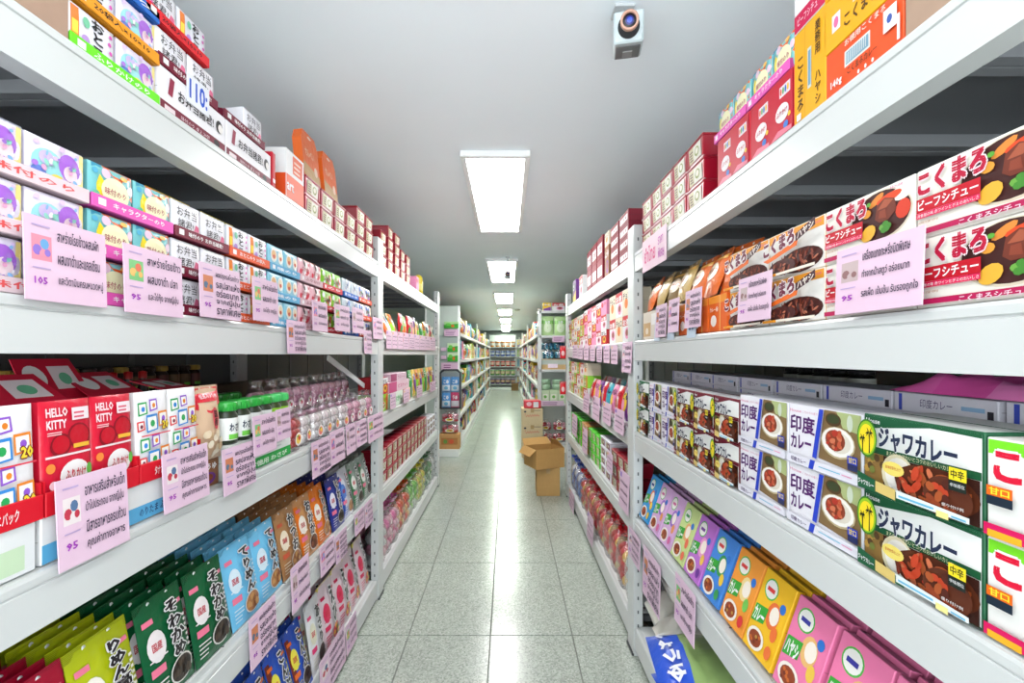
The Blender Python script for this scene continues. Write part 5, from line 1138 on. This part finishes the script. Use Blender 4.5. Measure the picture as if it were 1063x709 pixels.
for k, c in enumerate(('white', 'red', 'red', 'red', 'red', 'red', 'red', 'red', 'red', 'blue', 'blue', 'blue')):
    for j in range(2): put('R', TB[c], 'tied_bag', '%s tied clear bag, %s row, %s from the post, far right bottom shelf' % (c, ('front', 'back')[j], ORD[k]), 'bag', 'tied bags on the ' + Q0, 1.95 + k*.158, Z, .014 + j*.14, -.1*j, RND.uniform(-.04, .04))
for k, (a, b_, c, d) in enumerate(((611, 534, 617, 562), (592, 510, 597, 530))): card('R', a, b_, c, d, k, Q0, k, -.006, -.04, True)

# ================================================================= BEYOND THE CROSS AISLE
def far_rack(label, x0, x1, y0, y1, levels, top, face):
    """gondola shelving; face: +1 looks to +x, -1 looks to -x, 0 looks to the viewer"""
    root = new_ob('shelf_rack', None, None, ((x0 + x1)/2, y0, 0)); tag(root, label, 'shelf rack', 'white shelving beyond the cross aisle')
    hx = (x1 - x0)/2; ln = y1 - y0
    for z in levels:
        mb = MB(); mb.box(-hx, 0, z - .03, hx, ln, z, STEEL, c=.003); new_ob('shelf_board', mb.build('shelf_board', 'painted_steel'), root)
        if face:
            mb = MB(); xf = hx*face; mb.box(min(xf, xf + .006*face), .02, z - .036, max(xf, xf + .006*face), ln - .02, z + .004, (236, 232, 236), c=.001); new_ob('price_rail', mb.build('price_rail', 'moulded_plastic'), root)
    for x in (-hx, hx - .03):
        for y in (0, ln - .03): mb = MB(); mb.box(x, y, 0, x + .03, y + .03, top, STEEL, c=.002); new_ob('post', mb.build('post', 'painted_steel'), root)
    mb = MB()
    if face: xb = -hx*face; mb.box(min(xb, xb - .01*face), 0, .02, max(xb, xb - .01*face), ln, top, (188, 196, 190))
    else: mb.box(-hx, ln - .01, .02, hx, ln, top, (188, 196, 190))
    new_ob('back_panel', mb.build('back_panel', 'painted_steel'), root)
    mb = MB(); mb.box(-hx, 0, 0, hx, ln, .085, (214, 220, 216), c=.004); new_ob('plinth', mb.build('plinth', 'painted_steel'), root)
    return root
LV = [.12, .46, .80, 1.14, 1.47]
XFL, XFR, YA, YZ = -.585, .386, 5.66, 15.6
lev_name = ['bottom', 'second', 'middle', 'fourth', 'top']
for k in range(3):
    a = YA + k*3.33
    far_rack('white shelving run on the left beyond the cross aisle, %s section' % ORD[k], XFL - .42, XFL, a, a + 3.3, LV, 1.8, 1)
    far_rack('white shelving run on the right beyond the cross aisle, %s section' % ORD[k], XFR, XFR + .42, a + .3, a + 3.6, LV, 1.8, -1)
for side, X, rz in (('left', XFL, HALF), ('right', XFR, -HALF)):
    for li, z in enumerate(LV):
        y = YA + .06 + (.3 if side == 'right' else 0); n = 0
        while y < YZ - .25:
            w = RND.uniform(.2, .3) * (1 + (y - 5.6)*.04); c = RND.choice(PALN)
            if side == 'right' and 7.6 < y < 8.3 and li > 1: c = 'yellow'
            if side == 'left' and y < 6.1 and li > 1: c = 'teal'
            P = GEN[c] if (n // 4 + li) % 2 else GPO[c]; h = RND.uniform(.2, .275); d = .12
            x = X - .036 if side == 'left' else X + .036
            o = place(Proto(P.me, w, h, d, P.parts), 'goods_box' if P is GEN[c] else 'goods_pouch', '%s %s, %s along the %s level, far %s shelving' % (c, 'box' if P is GEN[c] else 'pouch', ORD[n], lev_name[li], side), 'box' if P is GEN[c] else 'pouch', 'goods on the far %s shelving' % side, (x, y if side == 'left' else y + w, z + .001), (0, 0, rz))
            o.scale = (w/P.w, d/P.d, h/P.h); y += w + .012; n += 1
# --- end display of the left run
EY = YA - .012
def flat(name, label, cat, x0, z0, x1, z1, col, draw=None, y=EY, t=.006, group=None, mat='printed_card'):
    mb = MB(); mb.box(0, 0, 0, x1 - x0, t, z1 - z0, col, c=.001)
    if draw: draw(Print(mb), x1 - x0, z1 - z0)
    return tag(new_ob(name, mb.build(name, mat), None, (x0, y - t, z0)), label, cat, group)
root = new_ob('display_board', None, None, (-.80, EY + .01, 0)); tag(root, 'grey-green end panel of the left shelving run facing the viewer', 'end panel')
mb = MB(); mb.box(-.21, -.008, .09, .21, 0, 1.8, (176, 188, 180)); new_ob('panel', mb.build('panel', 'painted_steel'), root)
mb = MB(); mb.prism([(-.12, 1.02), (.2, 1.02), (.2, 1.38), (.16, 1.44), (-.08, 1.44), (-.12, 1.38)], 'y', -.012, -.008, (150, 164, 158)); new_ob('inset_panel', mb.build('inset_panel', 'painted_steel'), root)
mb = MB()
for x in (-.21, .19): mb.box(x, -.016, .0, x + .02, -.004, 1.8, (228, 232, 230))
new_ob('edge_strip', mb.build('edge_strip', 'painted_steel'), root)
def d_veg(p, w, h): p.poly([(.002, .002), (w - .002, .002), (w - .002, h*.7), (.002, h*.5)], (60, 170, 50)); p.ell(w*.6, h*.35, w*.12, h*.2, (226, 110, 40), 10); p.ell(w*.3, h*.6, w*.2, h*.2, (110, 206, 80), 10)
EYc = EY - .013
flat('picture_card', 'green vegetable picture card at the top of the left end panel', 'card', -.775, 1.525, -.60, 1.605, (180, 226, 160), d_veg, EYc)
flat('price_card', 'pink card below the top green card on the left end panel', 'price card', -.775, 1.43, -.60, 1.51, (230, 196, 222), lambda p, w, h: p.lines(w*.1, h*.2, w*.9, h*.9, 3, (150, 110, 150)), EYc)
for k in range(2): flat('picture_card', '%s of the two green picture cards in the middle of the left end panel' % ('lower', 'upper')[k], 'card', -.735, 1.12 + k*.115, -.605, 1.228 + k*.115, (206, 232, 190), d_veg, EYc)
flat('price_card', 'pink card under the two green picture cards on the left end panel', 'price card', -.81, 1.015, -.605, 1.105, (226, 190, 216), lambda p, w, h: p.lines(w*.15, h*.3, w*.7, h*.9, 2, (150, 90, 140)), EYc)
for k in range(2): flat('price_card', '%s of two narrow pink strips beside the middle green cards' % ('lower', 'upper')[k], 'price card', -.81, 1.15 + k*.1, -.75, 1.19 + k*.1, (230, 196, 222), None, EYc)
root = new_ob('packet_display', None, None, (-.69, EYc, .55)); tag(root, 'black-framed hanging display of blue packets on the left end panel', 'display')
mb = MB(); mb.box(-.13, -.07, 0, .13, 0, .012, (44, 48, 52)); mb.box(-.13, -.004, 0, .13, 0, .44, (160, 172, 176)); new_ob('tray', mb.build('tray', 'moulded_plastic'), root)
mb = MB(); mb.prism([(-.13, 0), (-.11, 0), (-.11, .43), (-.07, .46), (.07, .46), (.11, .43), (.11, 0), (.13, 0), (.13, .44), (.09, .48), (-.09, .48), (-.13, .44)], 'y', -.07, -.05, (44, 48, 52)); new_ob('frame', mb.build('frame', 'moulded_plastic'), root)
P_BP = pouch(.1, .18, .03, (90, 160, 226), lambda p, w, h: (p.rect(.004, .01, w - .004, h*.45, (226, 236, 244)), p.text('こめ', w*.2, h*.55, w*.8, h*.8, WHT, .05, res=1), p.ell(w*.5, h*.25, w*.25, h*.12, (120, 190, 226), 12)))
P_RP = pouch(.1, .18, .03, (206, 60, 110), lambda p, w, h: (p.rect(.004, .01, w - .004, h*.45, (236, 232, 240)), p.text('うめ', w*.2, h*.55, w*.8, h*.8, WHT, .05, res=1)))
for k in range(4): place(P_RP if k == 1 else P_BP, 'hanging_packet', '%s packet in the black display, %s' % ('crimson' if k == 1 else 'blue', ('lower left', 'lower right', 'upper left', 'upper right')[k]), 'packet', 'packets in the black display', (-.795 + (k % 2)*.108, EYc - .045, .566 + (k // 2)*.19))
P_RS = clear_bag(.2, .14, .12, [(206, 30, 50), (226, 60, 80), (240, 170, 190)], ((240, 220, 90), (206, 40, 50)), 41)
for k in range(2): place(P_RS, 'red_sweets_bag', '%s bag of red sweets on the tan carton at the left end panel' % ('lower', 'upper')[k], 'bag', 'red sweets bags at the left end panel', (-.79, EYc - .14, .265 + k*.13))
P_TB = carton(.24, .175, .15, (196, 150, 96), lambda p, w, h: (p.rect(w*.1, h*.3, w*.9, h*.75, (176, 120, 70)), p.ell(w*.3, h*.5, w*.1, h*.15, (110, 150, 70)), p.ell(w*.6, h*.5, w*.12, h*.15, (206, 90, 60))), mat='kraft_board')
place(P_TB, 'tan_carton', 'tan carton on the plinth at the foot of the left end panel', 'carton', None, (-.81, EYc - .16, .086))
mb = MB(); mb.box(-.86, EYc - .2, 0, -.575, EYc, .085, (222, 228, 224), c=.004); tag(new_ob('floor_plinth', mb.build('floor_plinth', 'painted_steel')), 'white plinth in front of the left end panel', 'plinth')
# --- end shelves of the right run
RY = YA + .02
rk = far_rack('white end shelf unit facing the viewer, right of the beige boxes', .386, .76, RY, RY + .27, [.12, .6, 1.02, 1.44, 1.745], 1.76, 0)
def fput(P, name, label, cat, group, x, z, dy=.036, yaw=0.0, sc=None):
    o = place(P, name, label, cat, group, (x, RY + dy, z), (0, 0, yaw))
    if sc: o.scale = sc
    return o
P_GP = pouch(.15, .24, .06, (190, 226, 160), lambda p, w, h: (p.ell(w*.5, h*.4, w*.32, h*.25, (226, 244, 210), 14), p.rect(.004, h*.6, w - .004, h*.78, (130, 206, 90)), p.text('お茶', w*.3, h*.62, w*.7, h*.76, WHT, .04, res=1)))
for k in range(2): fput(P_GP, 'green_pack', '%s pale green pack on the upper end shelf' % ('left', 'right')[k], 'pack', 'pale green packs on the end shelf', .42 + k*.16, 1.441)
flat('price_card', 'pink price card under the pale green packs on the end shelf', 'price card', .55, 1.36, .70, 1.43, (230, 196, 222), lambda p, w, h: p.lines(w*.1, h*.2, w*.9, h*.9, 3, (150, 110, 150)), RY - .002)
P_TL = clear_bag(.15, .13, .14, [(30, 140, 180), (40, 110, 160), (90, 190, 210)], None, 51)
for k in range(4): fput(P_TL, 'teal_bag', '%s teal plastic bag of the pile in the open carton' % ('lower left', 'lower right', 'upper left', 'upper right')[k], 'bag', 'teal bags on the end shelf', .42 + .16*(k % 2), 1.15 + .11*(k // 2), .03, .1*(k - 1.5))
mb = MB(); mb.box(0, 0, 0, .32, .2, .128, (200, 168, 120), c=.002, top=(120, 130, 120)); mb.box(.0, -.001, .06, .32, 0, .12, (176, 186, 178)); mb.box(.08, -.003, .02, .2, -.001, .07, (232, 214, 228))
tag(new_ob('open_carton', mb.build('open_carton', 'kraft_board'), None, (.418, RY + .036, 1.021)), 'tan carton under the teal bags on the end shelf', 'carton')
mb = MB(); mb.lathe([(.0001, 0), (.06, 0), (.062, .05), (.062, .06), (.05, .064), (.0001, .064)], 0, 0, 18, (196, 236, 200)); P_RL = Proto(mb.build('tape_roll', 'moulded_plastic'), .12, .064, .12)
for k in range(4): fput(P_RL, 'green_roll', 'pale green round tub on the white boxes, %s' % ('left, lower', 'left, upper', 'right, lower', 'right, upper')[k], 'tub', 'pale green tubs on the end shelf', .47 + .15*(k // 2), .771 + .065*(k % 2), .1)
P_PB = carton(.1, .165, .15, (206, 232, 190), lambda p, w, h: (p.rect(w*.2, h*.3, w*.8, h*.7, (240, 244, 226)), p.ell(w*.5, h*.5, w*.2, h*.12, (120, 190, 90))))
for k in range(3): fput(P_PB, 'green_box', 'pale green box under the round tubs, %s of three' % ('left', 'middle', 'right')[k], 'box', 'pale green boxes on the end shelf', .415 + k*.104, .601)
flat('price_card', 'wide pink price strip on the lower end shelf edge', 'price card', .40, .575, .69, .64, (232, 204, 226), lambda p, w, h: p.lines(w*.1, h*.2, w*.9, h*.9, 2, (150, 110, 150)), RY - .002)
for k in range(4): fput(P_RS, 'red_bag', 'red bag piled on the bottom end shelf, %s' % ('lower left', 'lower right', 'upper left', 'upper right')[k], 'bag', 'red bags on the end shelf', .39 + .17*(k % 2), .125 + .14*(k // 2), .03, .1*(k % 3 - 1), (.8, 1, 1))
for k, (c, x) in enumerate((('yellow', .44), ('white', .55))):
    o = place(GEN[c], 'paper_box', '%s box on top of the end shelf unit' % c, 'box', 'boxes on the end shelf unit', (x, RY + .04, 1.746)); o.scale = (.6 if k == 0 else 1.0, 1.5, .5)
# red packets hung on the end of the right rack
P_RK = pouch(.05, .11, .02, (224, 26, 40), lambda p, w, h: p.ell(w*.5, h*.4, w*.3, h*.2, (240, 200, 200), 12))
for k in range(2): place(P_RK, 'red_packet', '%s red packet hanging at the end of the right rack' % ('lower', 'upper')[k], 'packet', 'red packets at the rack end', (.452, 3.985, .86 + k*.31))
# --- cardboard boxes on the floor
def carton_box(w, d, h, col, open_=False, draw=None):
    mb = MB(); t = .004; ins = tuple(int(v*.78) for v in col)
    if open_:
        mb.box(0, 0, 0, w, t, h, col); mb.box(0, d - t, 0, w, d, h, col); mb.box(0, t, 0, t, d - t, h, col); mb.box(w - t, t, 0, w, d - t, h, col); mb.box(t, t, 0, w - t, d - t, t, ins)
    else: mb.box(0, 0, 0, w, d, h, col, c=.002)
    if draw: draw(Print(mb), w, h)
    body = mb.build('carton', 'kraft_board'); parts = []
    if open_:
        def fl(pts):
            m2 = MB(); n = Vector(pts[1]) - Vector(pts[0]); q = n.cross(Vector(pts[2]) - Vector(pts[1])).normalized()*.003; a = [tuple(p) for p in pts]; b_ = [tuple(Vector(p) - q) for p in pts]
            m2.mesh(a + b_, [(0,1,2,3), (7,6,5,4), (0,4,5,1), (1,5,6,2), (2,6,7,3), (3,7,4,0)], col); return m2.build('flap', 'kraft_board')
        parts += [('flap', fl([(0, d, h), (w, d, h), (w*.96, d + .06, h + .05), (w*.04, d + .06, h + .05)])), ('flap', fl([(w, 0, h), (w, d, h), (w - .03, d*.8, h + .055), (w - .03, d*.3, h + .06)])), ('flap', fl([(0, d, h), (0, 0, h), (-.055, .01, h - .055), (-.055, d - .01, h - .055)]))]
    else:
        m2 = MB(); m2.box(0, -.0008, h - .05, .0, 0, h, col); m2 = MB(); m2.box(w*.42, -.0006, h - .045, w*.58, 0, h + .0006, (190, 160, 110)); m2.box(w*.42, 0, h, w*.58, d, h + .0008, (190, 160, 110)); parts.append(('tape', m2.build('tape', 'glossy_film')))
    return Proto(body, w, h, d, parts)
KR = (186, 146, 88)
place(carton_box(.197, .22, .236, (182, 146, 92)), 'cardboard_box', 'closed brown cardboard box on the floor under the open one', 'cardboard box', 'brown cardboard boxes by the right rack', (.247, 3.93, .001))
place(carton_box(.27, .24, .165, KR, True), 'cardboard_box', 'open brown cardboard box with raised flaps on top of the closed one', 'cardboard box', 'brown cardboard boxes by the right rack', (.238, 3.86, .239), (0, 0, .40))
def d_script(p, w, h):
    p.ell(w*.16, h*.82, w*.06, h*.06, (60, 60, 70), 10); p.rect(w*.55, h*.88, w*.9, h*.92, (110, 100, 90))
    pts = [(w*(.14 + .68*i/40), h*(.56 + .05*math.sin(i*.95) + .04*i/40 + (.08 if i in (1, 2) else 0))) for i in range(41)]
    for i in range(40): a, b_ = pts[i], pts[i+1]; p.poly([(a[0], a[1] - .004), (b_[0], b_[1] - .004), (b_[0], b_[1] + .004), (a[0], a[1] + .004)], (206, 60, 80)); p.l -= 1
P_BG = carton_box(.246, .22, .19, (206, 188, 150), False, d_script)
for k in range(3): place(P_BG, 'beige_box', '%s beige box with red script in the stack of three' % ('bottom', 'middle', 'top')[k], 'cardboard box', 'stack of beige boxes', (.164, 5.38, .001 + k*.1915))
mb = MB(); mb.box(0, 0, 0, .2, .18, .09, (222, 40, 60), c=.008); p = Print(mb); p.rect(.11, .01, .17, .075, (236, 236, 240)); p.ell(.06, .05, .03, .025, (246, 190, 200))
tag(new_ob('red_pack', mb.build('red_pack', 'glossy_film'), None, (.19, 5.4, .5765)), 'red and white soft pack on top of the beige boxes', 'pack')
# --- shelf across the end of the aisle
far_rack('white shelf unit across the far end of the aisle', -.63, .29, 15.95, 16.35, [.2, .5, .807, 1.157, 1.48], 1.9, 0)
far_rack('narrow white shelf unit right of the far end shelf', .31, .48, 15.95, 16.35, [.2, .5, .807, 1.157, 1.48], 1.75, 0)
def cup(c1, c2):
    mb = MB(); mb.lathe([(.0001, 0), (.065, 0), (.085, .18)], 0, 0, 18, c1); body = mb.build('cup', 'printed_card')
    mb = MB(); mb.lathe([(.089, .178), (.089, .19), (.08, .194), (.0001, .194)], 0, 0, 18, WHT); lid = mb.build('lid', 'moulded_plastic')
    mb = MB(); mb.lathe([(.0722, .05), (.0822, .14)], 0, 0, 18, c2); return Proto(body, .18, .194, .18, [('lid', lid), ('label', mb.build('label', 'printed_card'))])
rows = [((90, 60, 150), (214, 180, 150), 'purple'), ((110, 190, 90), (236, 220, 180), 'green'), ((206, 60, 50), (240, 206, 190), 'red'), ((60, 100, 200), (220, 226, 240), 'blue'), ((236, 150, 40), (240, 230, 220), 'orange')]
for r_, (c1, c2, nm) in enumerate(rows):
    P = cup(c1, c2)
    for k in range(5): place(P, 'noodle_cup', '%s noodle cup, %s from the left, %s level of the far end shelf' % (nm, ORD[k], lev_name[r_]), 'cup', 'noodle cups on the far end shelf', (-.53 + k*.18, 16.06, [.2, .5, .807, 1.157, 1.48][r_] + .001))
    o = place(GEN[PALN[(r_*3 + 1) % 12]], 'biscuit_box', '%s box on the narrow far shelf, %s level' % (PALN[(r_*3 + 1) % 12], lev_name[r_]), 'box', 'boxes on the narrow far shelf', (.345, 16.0, [.2, .5, .807, 1.157, 1.48][r_] + .001)); o.scale = (.75, 1, 1.2)
root = new_ob('wooden_crate', None, None, (.12, 15.5, 0)); tag(root, 'small brown crate on the floor before the far end shelf', 'crate')
for k in range(3): mb = MB(); mb.box(0, 0, .01 + k*.085, .24, .012, .08 + k*.085, (130, 104, 70), c=.002); new_ob('slat', mb.build('slat', 'kraft_board'), root)
mb = MB(); mb.box(.005, .012, .005, .235, .24, .25, (104, 84, 60), c=.003); new_ob('crate_body', mb.build('crate_body', 'kraft_board'), root)
